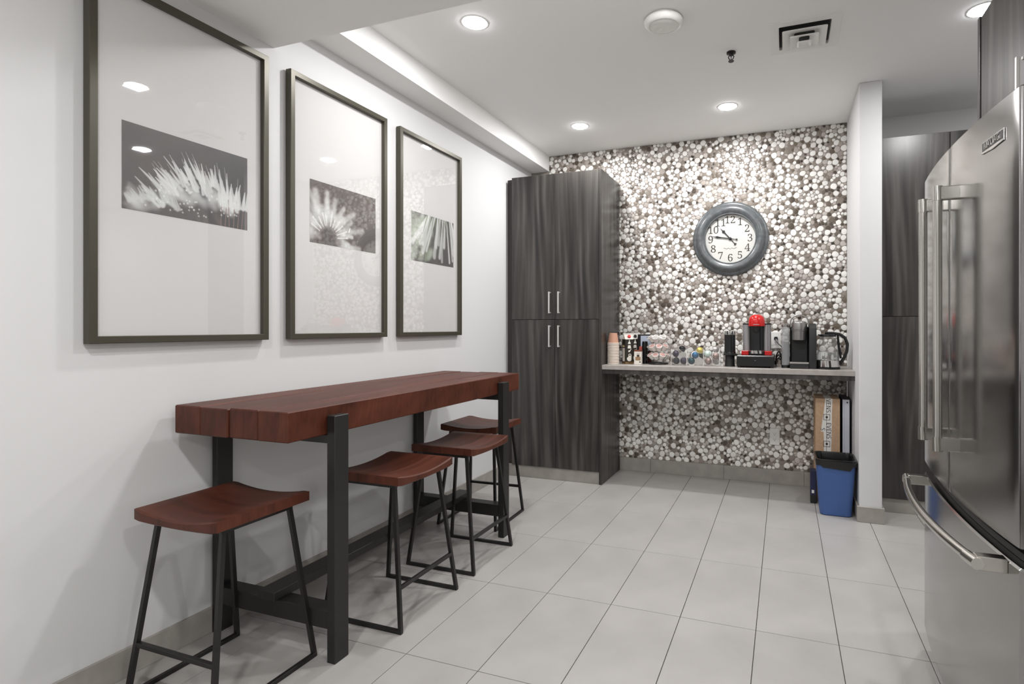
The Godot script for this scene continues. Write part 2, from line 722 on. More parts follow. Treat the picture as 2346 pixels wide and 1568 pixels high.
		var at := Vector3(x, y, ZB)
		if made < 300:
			var arr := []
			arr.resize(Mesh.ARRAY_MAX)
			arr[Mesh.ARRAY_VERTEX] = tp
			arr[Mesh.ARRAY_NORMAL] = np
			var am := ArrayMesh.new()
			am.add_surface_from_arrays(Mesh.PRIMITIVE_TRIANGLES, arr)
			var o := part("stone", am, mats[ci], wall)
			o.position = at
			made += 1
		else:
			for e in tp.size():
				vs.push_back(tp[e] + at)
				ns.push_back(np[e])
				cl.push_back(tone)
	var arr2 := []
	arr2.resize(Mesh.ARRAY_MAX)
	arr2[Mesh.ARRAY_VERTEX] = vs
	arr2[Mesh.ARRAY_NORMAL] = ns
	arr2[Mesh.ARRAY_COLOR] = cl
	var am2 := ArrayMesh.new()
	am2.add_surface_from_arrays(Mesh.PRIMITIVE_TRIANGLES, arr2)
	var sm := mat(Color.WHITE, 0.32)
	sm.vertex_color_use_as_albedo = true
	var rest := part("pebble_mosaic", am2, sm, wall, "small white, grey and brown pebble stones set close together")
	rest.set_meta("kind", "stuff")
	print("stones ", px.size())

# ------------------------------------------------------------------ lights
func downlight(at: Vector3, energy: float, label: String) -> void:
	var t := thing("ceiling_light", at, label, "ceiling light", "round recessed ceiling lights")
	part("trim_ring", B.new().lathe(Vector3.ZERO, [Vector2(0.0575, -0.001), Vector2(0.063, -0.003), Vector2(0.067, -0.002), Vector2(0.068, 0.0)], 32), M.plastic_white, t)
	var lens := mat(rgb(255, 252, 246), 0.4)
	lens.emission_enabled = true
	lens.emission = rgb(253, 253, 255)
	lens.emission_energy_multiplier = 65.0
	part("lens", B.new().lathe(Vector3.ZERO, [Vector2(0.0, -0.008), Vector2(0.044, -0.0078), Vector2(0.053, -0.0065), Vector2(0.0575, -0.004), Vector2(0.0585, -0.001)], 32), lens, t)
	var l := AreaLight3D.new()
	l.name = "lamp"
	l.area_size = Vector2(0.095, 0.095)
	l.light_energy = energy
	l.light_color = Color(1.0, 0.995, 0.99)
	l.area_range = 30.0
	l.area_attenuation = 2.0
	l.shadow_enabled = true
	l.position = Vector3(0, -0.0095, 0)
	l.rotation.x = -PI / 2
	t.add_child(l)

func lights() -> void:
	downlight(Vector3(-1.467, H, -2.42), 1.0, "bright round downlight beside the ceiling beam, the largest in view")
	downlight(Vector3(-1.467, H, -3.937), 1.0, "round downlight above the tall cabinet by the left soffit")
	downlight(Vector3(-0.373, H, -3.937), 1.0, "round downlight above the wall clock and pebble wall")
	downlight(Vector3(-0.42, H, -2.32), 1.0, "round downlight mirrored high in the nearest picture's glass")
	downlight(Vector3(0.9, H, -3.157), 1.0, "round downlight half hidden by the cabinet above the refrigerator")
	downlight(Vector3(2.3, H, -3.2), 1.2, "added unseen downlight filling the passage beyond the refrigerator")  # unseen lamp, added to brighten the passage ceiling
	downlight(Vector3(3.7, H, -3.6), 1.2, "round downlight at the far end of the passage")
	downlight(Vector3(-1.0, 2.48, -0.35), 1.15, "round downlight in the lowered ceiling, over the near wall")
	downlight(Vector3(0.45, 2.48, -0.35), 1.15, "round downlight in the lowered ceiling, nearer the refrigerator")
	downlight(Vector3(-0.3, 2.48, 1.3), 1.15, "round downlight in the lowered ceiling, farthest from the pebble wall")

# ------------------------------------------------------------------ cabinets
func bar_handle(parent: Node, at: Vector3, length: float, out: Vector3) -> void:
	var b := B.new()
	var o := out * 0.03
	b.box(at + o, Vector3(0.011, length, 0.011), 0.0015)
	for s in [-1.0, 1.0]:
		var p: Vector3 = at + Vector3(0, s * (length / 2 - 0.006), 0)
		b.span(p - Vector3(0.0045, 0.0045, 0.0045) + out * 0.0055, p + Vector3(0.0045, 0.0045, 0.0045) + out * 0.022, 0.0)
	part("handle", b, M.nickel, parent, "slim brushed nickel bar handle")

func cabinets() -> void:
	# tall cabinet at the left of the pebble wall
	var t := thing("tall_cabinet", Vector3(-1.74, 0, -4.3), "tall dark wood cabinet with four doors in the left corner", "cabinet")
	var o := Vector3(1.74, 0, 4.3)
	part("body", B.new().span(Vector3(-2.105, 0.1, -4.54) + o, Vector3(-1.352, 2.438, -4.072) + o), M.carcass, t)
	part("end_panel", B.new().span(Vector3(-1.3505, 0.0, -4.54) + o, Vector3(-1.33, 2.446, -4.045) + o, 0.001), M.laminate3, t, "dark wood side panel reaching to the floor")
	part("filler_strip", B.new().span(Vector3(-2.16, 0.1, -4.54) + o, Vector3(-2.108, 2.44, -4.085) + o), M.carcass, t)
	part("toe_kick", B.new().span(Vector3(-2.15, 0.0, -4.1) + o, Vector3(-1.3515, 0.094, -4.06) + o, 0.001), M.base, t, "grey porcelain toe kick")
	for d in [[-2.107, -1.7235, 1.2835, 2.446, 0, -1.762, 1.417], [-1.7205, -1.3535, 1.2835, 2.446, 1, -1.683, 1.417], [-2.107, -1.7235, 0.096, 1.2805, 1, -1.762, 1.149], [-1.7205, -1.3535, 0.096, 1.2805, 2, -1.683, 1.149]]:
		var dr := part("door", B.new().span(Vector3(d[0], d[2], -4.07) + o, Vector3(d[1], d[3], -4.05) + o, 0.0012), [M.laminate, M.laminate2, M.laminate3][d[4]], t)
		bar_handle(dr, Vector3(d[5], d[6], -4.05) + o, 0.172, Vector3(0, 0, 1))
	# papers left lying on top
	var pp := thing("paper_pile", Vector3(-1.9, 2.4475, -4.2), "thin pile of papers lying on top of tall cabinet", "papers")
	for k in 3:
		var s := part("sheet", B.new().box(Vector3(0, 0.002 + k * 0.0035, 0), Vector3(0.2, 0.003, 0.14)), mat(rgb(205 + k * 8, 203 + k * 8, 200 + k * 8), 0.8), pp)
		s.rotation.y = 0.1 * k
	# pantry beyond the partition
	t = thing("pantry_cabinet", Vector3(0.95, 0, -4.3), "tall dark wood pantry cabinet between the white partition and refrigerator", "cabinet")
	o = Vector3(-0.95, 0, 4.3)
	part("body", B.new().span(Vector3(0.585, 0.1, -4.54) + o, Vector3(1.395, 2.46, -4.112) + o), M.carcass, t)
	part("toe_kick", B.new().span(Vector3(0.585, 0, -4.14) + o, Vector3(1.395, 0.092, -4.1) + o, 0.001), M.base, t, "grey porcelain toe kick")
	for d in [[0.584, 0.9885, 1.2925, 2.468, 2], [0.9915, 1.396, 1.2925, 2.468, 0], [0.584, 0.9885, 0.095, 1.2895, 0], [0.9915, 1.396, 0.095, 1.2895, 1]]:
		part("door", B.new().span(Vector3(d[0], d[2], -4.11) + o, Vector3(d[1], d[3], -4.09) + o, 0.0012), [M.laminate, M.laminate2, M.laminate3][d[4]], t)
	# housing around the refrigerator: end panel and cabinet above
	var g := thing("gable_board", Vector3(1.02, 0, -2.595), "full-height dark wood board at the far side of the refrigerator", "board")
	part("panel", B.new().span(Vector3(-0.295, 0, -0.011), Vector3(0.298, 2.45, 0.011), 0.001), M.laminate3, g)
	t = thing("upper_cabinet", Vector3(1.02, 1.87, -2.06), "dark wood wall cabinet hung above the refrigerator", "cabinet")
	o = Vector3(-1.02, -1.87, 2.06)
	part("body", B.new().span(Vector3(0.752, 1.87, -2.582) + o, Vector3(1.316, 2.446, -1.46) + o), M.carcass, t)
	for d in [[-2.58, -2.0215, -2.13], [-2.0185, -1.46, -1.9]]:
		var dr := part("door", B.new().span(Vector3(0.73, 1.872, d[0]) + o, Vector3(0.75, 2.446, d[1]) + o, 0.0012), M.laminate2, t)
		bar_handle(dr, Vector3(0.73, 2.0, d[2]) + o, 0.172, Vector3(-1, 0, 0))

# ------------------------------------------------------------------ pictures
func petal(img: Image, p0: Vector2, p1: Vector2, w0: float, w1: float, col: Color, soft: float, strength := 1.0) -> void:
	var W := img.get_width()
	var Hh := img.get_height()
	var m := maxf(w0, w1) * (1.0 + soft) + 2.0
	var xa := int(maxf(0, minf(p0.x, p1.x) - m))
	var xb := int(minf(W - 1, maxf(p0.x, p1.x) + m))
	var ya := int(maxf(0, minf(p0.y, p1.y) - m))
	var yb := int(minf(Hh - 1, maxf(p0.y, p1.y) + m))
	var d := p1 - p0
	var ll := d.length_squared()
	for y in range(ya, yb + 1):
		for x in range(xa, xb + 1):
			var q := Vector2(x, y) - p0
			var t := clampf(q.dot(d) / ll, 0.0, 1.0)
			var dist := (q - d * t).length()
			var w := lerpf(w0, w1, t)
			var a := 1.0 - smoothstep(w * (1.0 - soft), w * (1.0 + soft), dist)
			if a > 0.004:
				var vein := 0.92 + 0.08 * sin(dist * 1.7 + t * 3.0)
				var c := img.get_pixel(x, y)
				img.set_pixel(x, y, c.lerp(col * vein, a * strength))

func print_image(which: int) -> Image:
	var r := RandomNumberGenerator.new()
	r.seed = 70 + which
	var W := 440
	var Hh := 290
	var img := Image.create(W, Hh, false, Image.FORMAT_RGB8)
	var n := FastNoiseLite.new()
	n.seed = which
	n.frequency = 0.008
	var c0 := [rgb(58, 46, 42), rgb(72, 58, 53), rgb(70, 70, 62)][which] as Color
	var c1 := [rgb(26, 25, 24), rgb(58, 46, 42), rgb(48, 43, 41)][which] as Color
	for y in Hh:
		for x in W:
			var t := clampf(float(x) / W * 0.75 + n.get_noise_2d(x, y) * 0.6 + 0.1, 0.0, 1.0)
			img.set_pixel(x, y, c0.lerp(c1, t))
	var white := rgb(238, 240, 238)
	if which == 0:
		# dew-covered bristle flower: a blurred mass below, sharp tufts fanned along its edge
		for k in 70:
			var u := r.randf()
			var p := Vector2(lerpf(20, 390, u), lerpf(285, 262, u) + r.randf_range(-30, 20) - 64.0 * sin(u * 2.5))
			petal(img, p, p + Vector2(r.randf_range(-40, -8), r.randf_range(-40, -6)), 14, 8, rgb(214, 216, 214), 0.9, 0.42)
		for k in 16:
			var p := Vector2(r.randf_range(190, 330), r.randf_range(240, 290))
			petal(img, p, p + Vector2(20, 30), 8, 3, rgb(84, 68, 62), 0.9, 0.5)
		for k in 84:
			var u := k / 83.0
			var bx := lerpf(96, 396, u) + r.randf_range(-8, 8)
			var by := 226.0 - 84.0 * sin(clampf(u * 1.1, 0, 1) * 2.5) + r.randf_range(-22, 52)
			var a := lerpf(-2.5, -1.5, u) + r.randf_range(-0.2, 0.2)
			var l := r.randf_range(40, 92) * (1.0 - 0.2 * absf(u - 0.5))
			var tip := Vector2(bx, by) + Vector2(cos(a), sin(a)) * l
			petal(img, Vector2(bx, by), tip, r.randf_range(5.0, 9.0), 1.6, white * r.randf_range(0.86, 1.0), 0.45, 0.9)
			if k % 3 == 0:
				petal(img, Vector2(bx, by), tip + Vector2(-10, -22), 1.6, 0.7, rgb(214, 216, 214), 0.6, 0.8)
		for k in 22:
			var u := k / 21.0
			var p := Vector2(lerpf(20, 180, u), 268 - 30 * sin(u * 3.0) + r.randf_range(-8, 8))
			petal(img, p, p + Vector2(r.randf_range(-24, -4), r.randf_range(-40, -16)), 6, 1.5, rgb(216, 219, 216), 0.6, 0.75)
		for k in 7:
			var p := Vector2(lerpf(330, 432, k / 6.0), 290)
			petal(img, p, p + Vector2(r.randf_range(-4, 12), -80 - r.randf() * 30), 2.0, 1.5, rgb(140, 104, 96), 0.5, 0.8)
			petal(img, p + Vector2(6, -84), p + Vector2(8 + r.randf_range(-4, 8), -150), 10.0, 2.0, white * 0.97, 0.4, 0.9)
		for k in 60:
			var p := Vector2(r.randf_range(60, 400), r.randf_range(180, 270))
			petal(img, p, p + Vector2(0.1, 1.0), 3.2, 3.2, rgb(244, 246, 244), 0.6, 0.7)
	elif which == 1:
		var c := Vector2(112, 256)
		for ring in 3:
			var cnt := [12, 11, 9][ring] as int
			for k in cnt:
				var a := lerpf(-3.05, 0.3, (k + 0.5 * (ring % 2)) / float(cnt - 1)) + r.randf_range(-0.13, 0.13)
				var l := ([238, 180, 112][ring] as float) * r.randf_range(0.72, 1.12)
				var q := c + Vector2(cos(a), sin(a)) * l
				var bend := Vector2(-sin(a), cos(a)) * r.randf_range(-16, 16)
				var mid := c + Vector2(cos(a), sin(a)) * l * 0.6 + bend
				var w := ([21.0, 16.0, 9.0][ring] as float) * r.randf_range(0.75, 1.2)
				var tone := r.randf_range(0.82, 1.0)
				petal(img, c + Vector2(cos(a), sin(a)) * 50.0, mid, w * 0.4, w, white * tone, 0.8, 0.6)
				petal(img, mid, q, w, w * 0.75, white * tone, 0.75, 0.72)
		petal(img, c, c + Vector2(6, 26), 58, 62, rgb(58, 44, 42), 0.8, 0.9)
		for k in 11:
			var a := lerpf(-2.7, -0.2, k / 10.0) + r.randf_range(-0.08, 0.08)
			petal(img, c + Vector2(cos(a), sin(a)) * 60.0, c + Vector2(cos(a), sin(a)) * r.randf_range(96, 130), 2.4, 5.0, rgb(244, 244, 242), 0.5, 0.8)
		petal(img, Vector2(246, 206), Vector2(254, 186), 4.0, 1.5, rgb(250, 250, 248), 0.4, 0.9)
	else:
		for k in 44:
			var p := Vector2(r.randf_range(-10, 210), r.randf_range(0, 250))
			petal(img, p, p + Vector2(-30, 44), 24, 13, rgb(206, 214, 202).lerp(rgb(122, 138, 106), r.randf() * r.randf()), 0.9, 0.5)
		for k in 24:
			var u := r.randf()
			var top := Vector2(lerpf(150, 420, u), -8)
			var a := lerpf(2.3, 1.2, u) + r.randf_range(-0.16, 0.16)
			var l := r.randf_range(150, 292) * (1.0 - 0.2 * absf(u - 0.6))
			var w := r.randf_range(9.0, 17.0)
			petal(img, top, top + Vector2(cos(a), sin(a)) * l, w * 0.45, w, white * r.randf_range(0.8, 1.0), 0.45, 0.84)
		for k in 8:
			var top := Vector2(160 + 28 * k, -5)
			petal(img, top, top + Vector2(-46 + 14 * k, 110), 4.0, 1.5, rgb(112, 130, 90), 0.6, 0.75)
	return img

func quad_mesh(a: Vector3, b: Vector3, c: Vector3, d: Vector3) -> ArrayMesh:
	# a top left, b top right, c bottom right, d bottom left, seen from the front
	var arr := []
	arr.resize(Mesh.ARRAY_MAX)
	var n := (c - a).cross(b - a).normalized()
	arr[Mesh.ARRAY_VERTEX] = PackedVector3Array([a, b, c, a, c, d])
	arr[Mesh.ARRAY_NORMAL] = PackedVector3Array([n, n, n, n, n, n])
	arr[Mesh.ARRAY_TEX_UV] = PackedVector2Array([Vector2(0, 0), Vector2(1, 0), Vector2(1, 1), Vector2(0, 0), Vector2(1, 1), Vector2(0, 1)])
	var m := ArrayMesh.new()
	m.add_surface_from_arrays(Mesh.PRIMITIVE_TRIANGLES, arr)
	return m

func pictures() -> void:
	var labels := ["framed photograph of a dew-covered white bristle flower, nearest the camera", "framed photograph of blurred white petals on brown, middle of three pictures", "framed photograph of hanging white petals with green, nearest the tall cabinet"]
	var zz := [[-1.137, -1.803], [-1.916, -2.571], [-2.685, -3.342]]
	var ph := [[-1.243, -1.716], [-2.044, -2.498], [-2.812, -3.268]]
	for k in 3:
		var yb := 1.1655
		var yt := 2.409
		var zc: float = (zz[k][0] + zz[k][1]) / 2
		var t := thing("framed_picture", Vector3(XL + 0.002, yb, zc), labels[k], "picture", "three tall framed flower pictures")
		var hw: float = (zz[k][0] - zz[k][1]) / 2
		var hh := yt - yb
		# frame: mitred moulding, swept round the outline
		var prof := [Vector2(0, 0.004), Vector2(0, 0.033), Vector2(0.002, 0.035), Vector2(0.023, 0.035), Vector2(0.025, 0.033), Vector2(0.025, 0.016), Vector2(0.025, 0.004)]
		var rings := []
		for cn in [[1, 0], [-1, 0], [-1, 1], [1, 1], [1, 0]]:
			var ring := []
			for p in prof:
				var zz1: float = cn[0] * (hw - p.x)
				var yy: float = p.x if cn[1] == 0 else hh - p.x
				ring.append(Vector3(p.y, yy, zz1))
			rings.append(ring)
		var fb := B.new()
		for q in 4:
			fb.loft([rings[q], rings[q + 1]], false, false)
		part("frame", fb, M.frame, t, "dark bronze frame")
		part("mat_board", B.new().span(Vector3(0.006, 0.022, -hw + 0.022), Vector3(0.012, hh - 0.022, hw - 0.022)), M.matboard, t, "wide white mat")
		var pm := mat(Color.WHITE, 0.45)
		pm.albedo_texture = tex(print_image(k))
		var za: float = ph[k][0] - zc
		var zb: float = ph[k][1] - zc
		var ya := 1.938 - yb
		var yc := 1.632 - yb
		part("photo_print", quad_mesh(Vector3(0.0124, ya, za), Vector3(0.0124, ya, zb), Vector3(0.0124, yc, zb), Vector3(0.0124, yc, za)), pm, t, ["close-up of white bristles on dark brown", "blurred white petals around a dark centre", "white petals hanging down, green tinged"][k])
		part("glass", B.new().span(Vector3(0.015, 0.0245, -hw + 0.0245), Vector3(0.017, hh - 0.0245, hw - 0.0245)), M.pane, t)

# ------------------------------------------------------------------ table
func table() -> void:
	var t := thing("bar_table", Vector3(-1.843, 0, -2.255), "long narrow table of thick red-brown timber beams on black legs", "table")
	var o := Vector3(1.843, 0, 2.255)
	var xs := [-2.121, -1.983, -1.844, -1.705, -1.566]
	for k in 4:
		var dy := [0.0, -0.002, 0.001, 0.0][k] as float
		var dz := [0.0, 0.003, -0.002, 0.0][k] as float
		if k == 3:
			# the front beam is made of two lengths butted together
			for e in [[-2.6195, -1.398, 3], [-3.11, -2.6205, 0]]:
				part("beam", B.new().span(Vector3(xs[k] + 0.0016, 0.829, e[0]) + o, Vector3(xs[k + 1] - 0.0016, 0.933, e[1]) + o, 0.003), M.beam[e[2]], t)
			continue
		part("beam", B.new().span(Vector3(xs[k] + 0.0016, 0.829, -3.11 - dz) + o, Vector3(xs[k + 1] - 0.0016, 0.933 + dy, -1.398 + dz) + o, 0.004), M.beam[k], t)
	for zz in [-1.597, -2.868]:
		for s in [[-1.564, -1.527], [-2.151, -2.123]]:
			part("leg", B.new().span(Vector3(s[0], 0.0, zz - 0.034) + o, Vector3(s[1], 0.899, zz + 0.034) + o, 0.002), M.black_metal, t)
		part("top_rail", B.new().span(Vector3(-2.1225, 0.797, zz - 0.03) + o, Vector3(-1.5645, 0.8275, zz + 0.03) + o, 0.0015), M.black_metal, t)
		part("foot_rail", B.new().span(Vector3(-2.1225, 0.12, zz - 0.032) + o, Vector3(-1.5645, 0.187, zz + 0.032) + o, 0.002), M.black_metal, t)
	part("long_stretcher", B.new().span(Vector3(-1.885, 0.188, -2.93) + o, Vector3(-1.8, 0.222, -1.545) + o, 0.002), M.black_metal, t)

func stools() -> void:
	var lab := "wooden saddle stool on black legs, "
	var t := thing("bar_stool", Vector3(-1.836, 0, -1.385), lab + "at the near end of the table", "stool", "wooden saddle stools around the bar table")
	# seat: dished along local z, sitter looks along -x
	var rings := []
	var n := 16
	for i in n + 1:
		var u := lerpf(-1, 1, float(i) / n)
		var z := u * 0.192
		var dip := 0.022 * (1.0 - u * u)
		var y1 := 0.622 - dip
		var y0 := 0.58 - dip * 0.25
		var e := 0.004 if i == 0 or i == n else 0.0
		var ring := []
		for p in [[-0.18 + e, y0 + 0.004], [-0.176 + e, y0 + e], [0.176 - e, y0 + e], [0.18 - e, y0 + 0.004], [0.18 - e, y1 - 0.005], [0.175 - e, y1 - e], [-0.175 + e, y1 - e], [-0.18 + e, y1 - 0.005]]:
			ring.append(Vector3(p[0], p[1], z))
		rings.append(ring)
	part("seat", B.new().loft(rings), M.seat, t, "dished red-brown wooden seat")
	var lt := {}
	for sx in [-1, 1]:
		for sz in [-1, 1]:
			var top := Vector3(sx * 0.125, 0.572, sz * 0.15)
			var bot := Vector3(sx * 0.193, 0.0075, sz * 0.197)
			lt[[sx, sz]] = [top, bot]
			part("leg", B.new().tube([top + (top - bot).normalized() * 0.004, bot], 0.0103, 4), M.stool_metal, t)
	for sz in [-1, 1]:
		part("floor_bar", B.new().span(Vector3(-0.2, 0.0, sz * 0.197 - 0.0075), Vector3(0.2, 0.015, sz * 0.197 + 0.0075), 0.001), M.stool_metal, t)
		part("seat_bar", B.new().span(Vector3(-0.135, 0.562, sz * 0.15 - 0.0075), Vector3(0.135, 0.575, sz * 0.15 + 0.0075), 0.001), M.stool_metal, t)
	var q := 0.17
	var fx := lerpf(0.193, 0.125, q / 0.57)
	var fz := lerpf(0.197, 0.15, q / 0.57)
	part("footrest", B.new().span(Vector3(fx - 0.0075, q - 0.0075, -fz), Vector3(fx + 0.0075, q + 0.0075, fz), 0.001), M.stool_metal, t)
	var c := copy(t, "bar_stool", lab + "nearest of the two along the table's aisle side")
	c.position = Vector3(-1.628, 0, -2.007)
	c = copy(t, "bar_stool", lab + "farther of the two along the table's aisle side")
	c.position = Vector3(-1.628, 0, -2.553)
	c.get_node("seat").material_override = M.seat2
	c = copy(t, "bar_stool", lab + "at the far end of the table by the cabinet")
	c.position = Vector3(-1.826, 0, -3.1)
	c.rotation.y = PI / 2 + 0.03
	t.rotation.y = -PI / 2

# ------------------------------------------------------------------ refrigerator
func door_outline(z0: float, z1: float, back: float) -> Array:
	var pts := []
	var n := 14
	for i in n + 1:
		var z := lerpf(z0, z1, float(i) / n)
		var u := (z + 1.962) / 0.456
		pts.append(Vector2(0.473 + 0.027 * u * u, z))
	# rounded corners
	var r := 0.008
	var a: Vector2 = pts[0]
	var b: Vector2 = pts[n]
	pts[0] = a + Vector2(0.0, signf(z1 - z0) * r)
	pts[n] = b - Vector2(0.0, signf(z1 - z0) * r)
	pts.append(b + Vector2(r * 0.3, -signf(z1 - z0) * r * 0.3))
	pts.append(b + Vector2(r, 0))
	pts.append(Vector2(back, z1))
	pts.append(Vector2(back, z0))
	pts.append(a + Vector2(r, 0))
	pts.append(a + Vector2(r * 0.3, signf(z1 - z0) * r * 0.3))
	return pts

func fridge() -> void:
	var t := thing("refrigerator", Vector3(0.9, 0, -1.962), "stainless steel french-door refrigerator with bottom freezer drawer, beside the passage", "refrigerator")
	var o := Vector3(-0.9, 0, 1.962)
	var sh := func(pts: Array) -> Array:
		var r := []
		for p in pts:
			r.append(p + Vector2(-0.9, 1.962))
		return r
	part("body", B.new().span(Vector3(0.585, 0.05, -2.41) + o, Vector3(1.3, 1.75, -1.514) + o, 0.004), M.fridge_dark, t, "dark grey cabinet body")
	for zz in [-2.4, -1.594]:
		part("hinge_cover", B.new().span(Vector3(0.575, 1.751, zz) + o, Vector3(0.68, 1.775, zz + 0.07) + o, 0.004), M.fridge_dark, t)
	for s in [[-2.418, -1.964, -2.045], [-1.96, -1.506, -1.868]]:
		var d := part("door", B.new().prism(sh.call(door_outline(s[0], s[1], 0.57)), 0.714, 1.77, 0.004), M.steel, t, "bowed stainless steel door")
		# handle: round bar carried by two square brackets
		var zb: float = s[2]
		var hb := B.new()
		hb.xf = Transform3D(Basis(), Vector3(-0.9, 0, 1.962))
		hb.rod(Vector3(0.42, 0.9, zb), Vector3(0.42, 1.59, zb), 0.0125, 20)
		part("handle_bar", hb, M.steel_bright, d, "polished steel bar")
		for yy in [0.879, 1.611]:
			var cb := B.new()
			cb.xf = Transform3D(Basis(), Vector3(-0.9, 0, 1.962))
			cb.rod(Vector3(0.42, yy - 0.021, zb), Vector3(0.42, yy + 0.021, zb), 0.0142, 20)
			var surf := 0.473 + 0.027 * pow((zb + 1.962) / 0.456, 2.0)
			cb.span(Vector3(0.425, yy - 0.019, zb - 0.012), Vector3(surf + 0.004, yy + 0.019, zb + 0.012), 0.002)
			part("handle_bracket", cb, M.steel_bright, d)
	# badge on the near door
	var near := t.get_child(3) as MeshInstance3D
	for ch in t.get_children():
		if ch.name.begins_with("door"):
			near = ch
	var bz := -1.632
	var bx := 0.473 + 0.027 * pow((bz + 1.962) / 0.456, 2.0)
	var turn := atan(2.0 * 0.027 * (bz + 1.962) / 0.456 / 0.456)
	var badge := part("badge", B.new().prism([Vector2(-0.06, -0.0165), Vector2(-0.06, 0.0125), Vector2(0.06, 0.0125), Vector2(0.06, -0.0165), Vector2(0.0, -0.0205)], 0.0, 0.003, 0.001), M.chrome, near, "chrome name badge")
	# local frame of the badge: x along the door towards the viewer, y out of it, z up
	var along := Vector3(sin(turn), 0, cos(turn))
	var outw := Vector3(-cos(turn), 0, sin(turn))
	badge.transform = Transform3D(Basis(along, outw, along.cross(outw)), Vector3(bx, 1.683, bz) + o + outw * 0.0)
	if badge.transform.basis.z.y < 0:
		badge.transform.basis = Basis(along, outw, -along.cross(outw))
	part("plate", B.new().prism([Vector2(-0.055, -0.011), Vector2(-0.055, 0.0095), Vector2(0.055, 0.0095), Vector2(0.055, -0.011)], 0.0031, 0.0038), M.plastic_black, badge)
	var tm := part("lettering", text_mesh("MAYTAG", 0.0225, 0.001), M.chrome, near)
	tm.transform = Transform3D(Basis(along, Vector3.UP, outw), Vector3(bx, 1.6825, bz) + o + outw * 0.0045)
	# freezer drawer
	var dw := part("drawer", B.new().prism(sh.call(door_outline(-2.418, -1.506, 0.57)), 0.085, 0.672, 0.005), M.steel, t, "bowed stainless steel freezer drawer")
	part("drawer_lip", B.new().prism(sh.call(door_outline(-2.41, -1.514, 0.57)).map(func(p): return p + Vector2(0.03, 0)), 0.673, 0.69, 0.0), M.fridge_dark, t)
	var hb2 := B.new()
	hb2.xf = Transform3D(Basis(), Vector3(-0.9, 0, 1.962))
	var pts := []
	for i in 17:
		var u := lerpf(-1, 1, i / 16.0)
		pts.append(Vector3(0.392 + 0.035 * u * u, 0.655, -1.962 + u * 0.37))
	hb2.tube(pts, 0.0125, 20)
	part("handle_bar", hb2, M.steel_bright, dw, "bowed polished steel bar")
	for sg in [-1.0, 1.0]:
		var zc: float = -1.962 + sg * 0.385
		var cb := B.new()
		cb.xf = Transform3D(Basis(), Vector3(-0.9, 0, 1.962))
		cb.rod(Vector3(0.4235, 0.655, zc - sg * 0.03), Vector3(0.4325, 0.655, zc + sg * 0.022), 0.0145, 20)
		cb.span(Vector3(0.432, 0.638, zc - 0.013), Vector3(0.495, 0.672, zc + 0.018), 0.002)
		part("handle_bracket", cb, M.steel_bright, dw)
	part("kick_plate", B.new().span(Vector3(0.6, 0.012, -2.39) + o, Vector3(0.63, 0.08, -1.53) + o), M.fridge_dark, t)
	for zz in [-2.385, -1.54]:
		part("foot", B.new().lathe(Vector3(0.57, 0, zz) + o, [Vector2(0.0, 0.0), Vector2(0.022, 0.0), Vector2(0.022, 0.02), Vector2(0.012, 0.026), Vector2(0.012, 0.084), Vector2(0, 0.084)], 14), M.fridge_dark, t)

# ------------------------------------------------------------------ coffee counter
func counter() -> void:
	var t := thing("wall_counter", Vector3(-0.45, 0.86, -4.3), "grey wall-hung coffee counter across the pebble wall", "counter")
	var o := Vector3(0.45, -0.86, 4.3)
	part("worktop", B.new().span(Vector3(-1.3295, 0.894, -4.545) + o, Vector3(0.4395, 0.929, -4.052) + o, 0.0015), M.counter, t, "grey laminate top")
	part("apron", B.new().span(Vector3(-1.3295, 0.862, -4.09) + o, Vector3(0.4395, 0.8935, -4.06) + o), M.laminate3, t, "dark wood strip under the front edge")
	part("underside_rail", B.new().span(Vector3(-1.3295, 0.87, -4.54) + o, Vector3(0.4395, 0.8935, -4.51) + o), M.carcass, t)

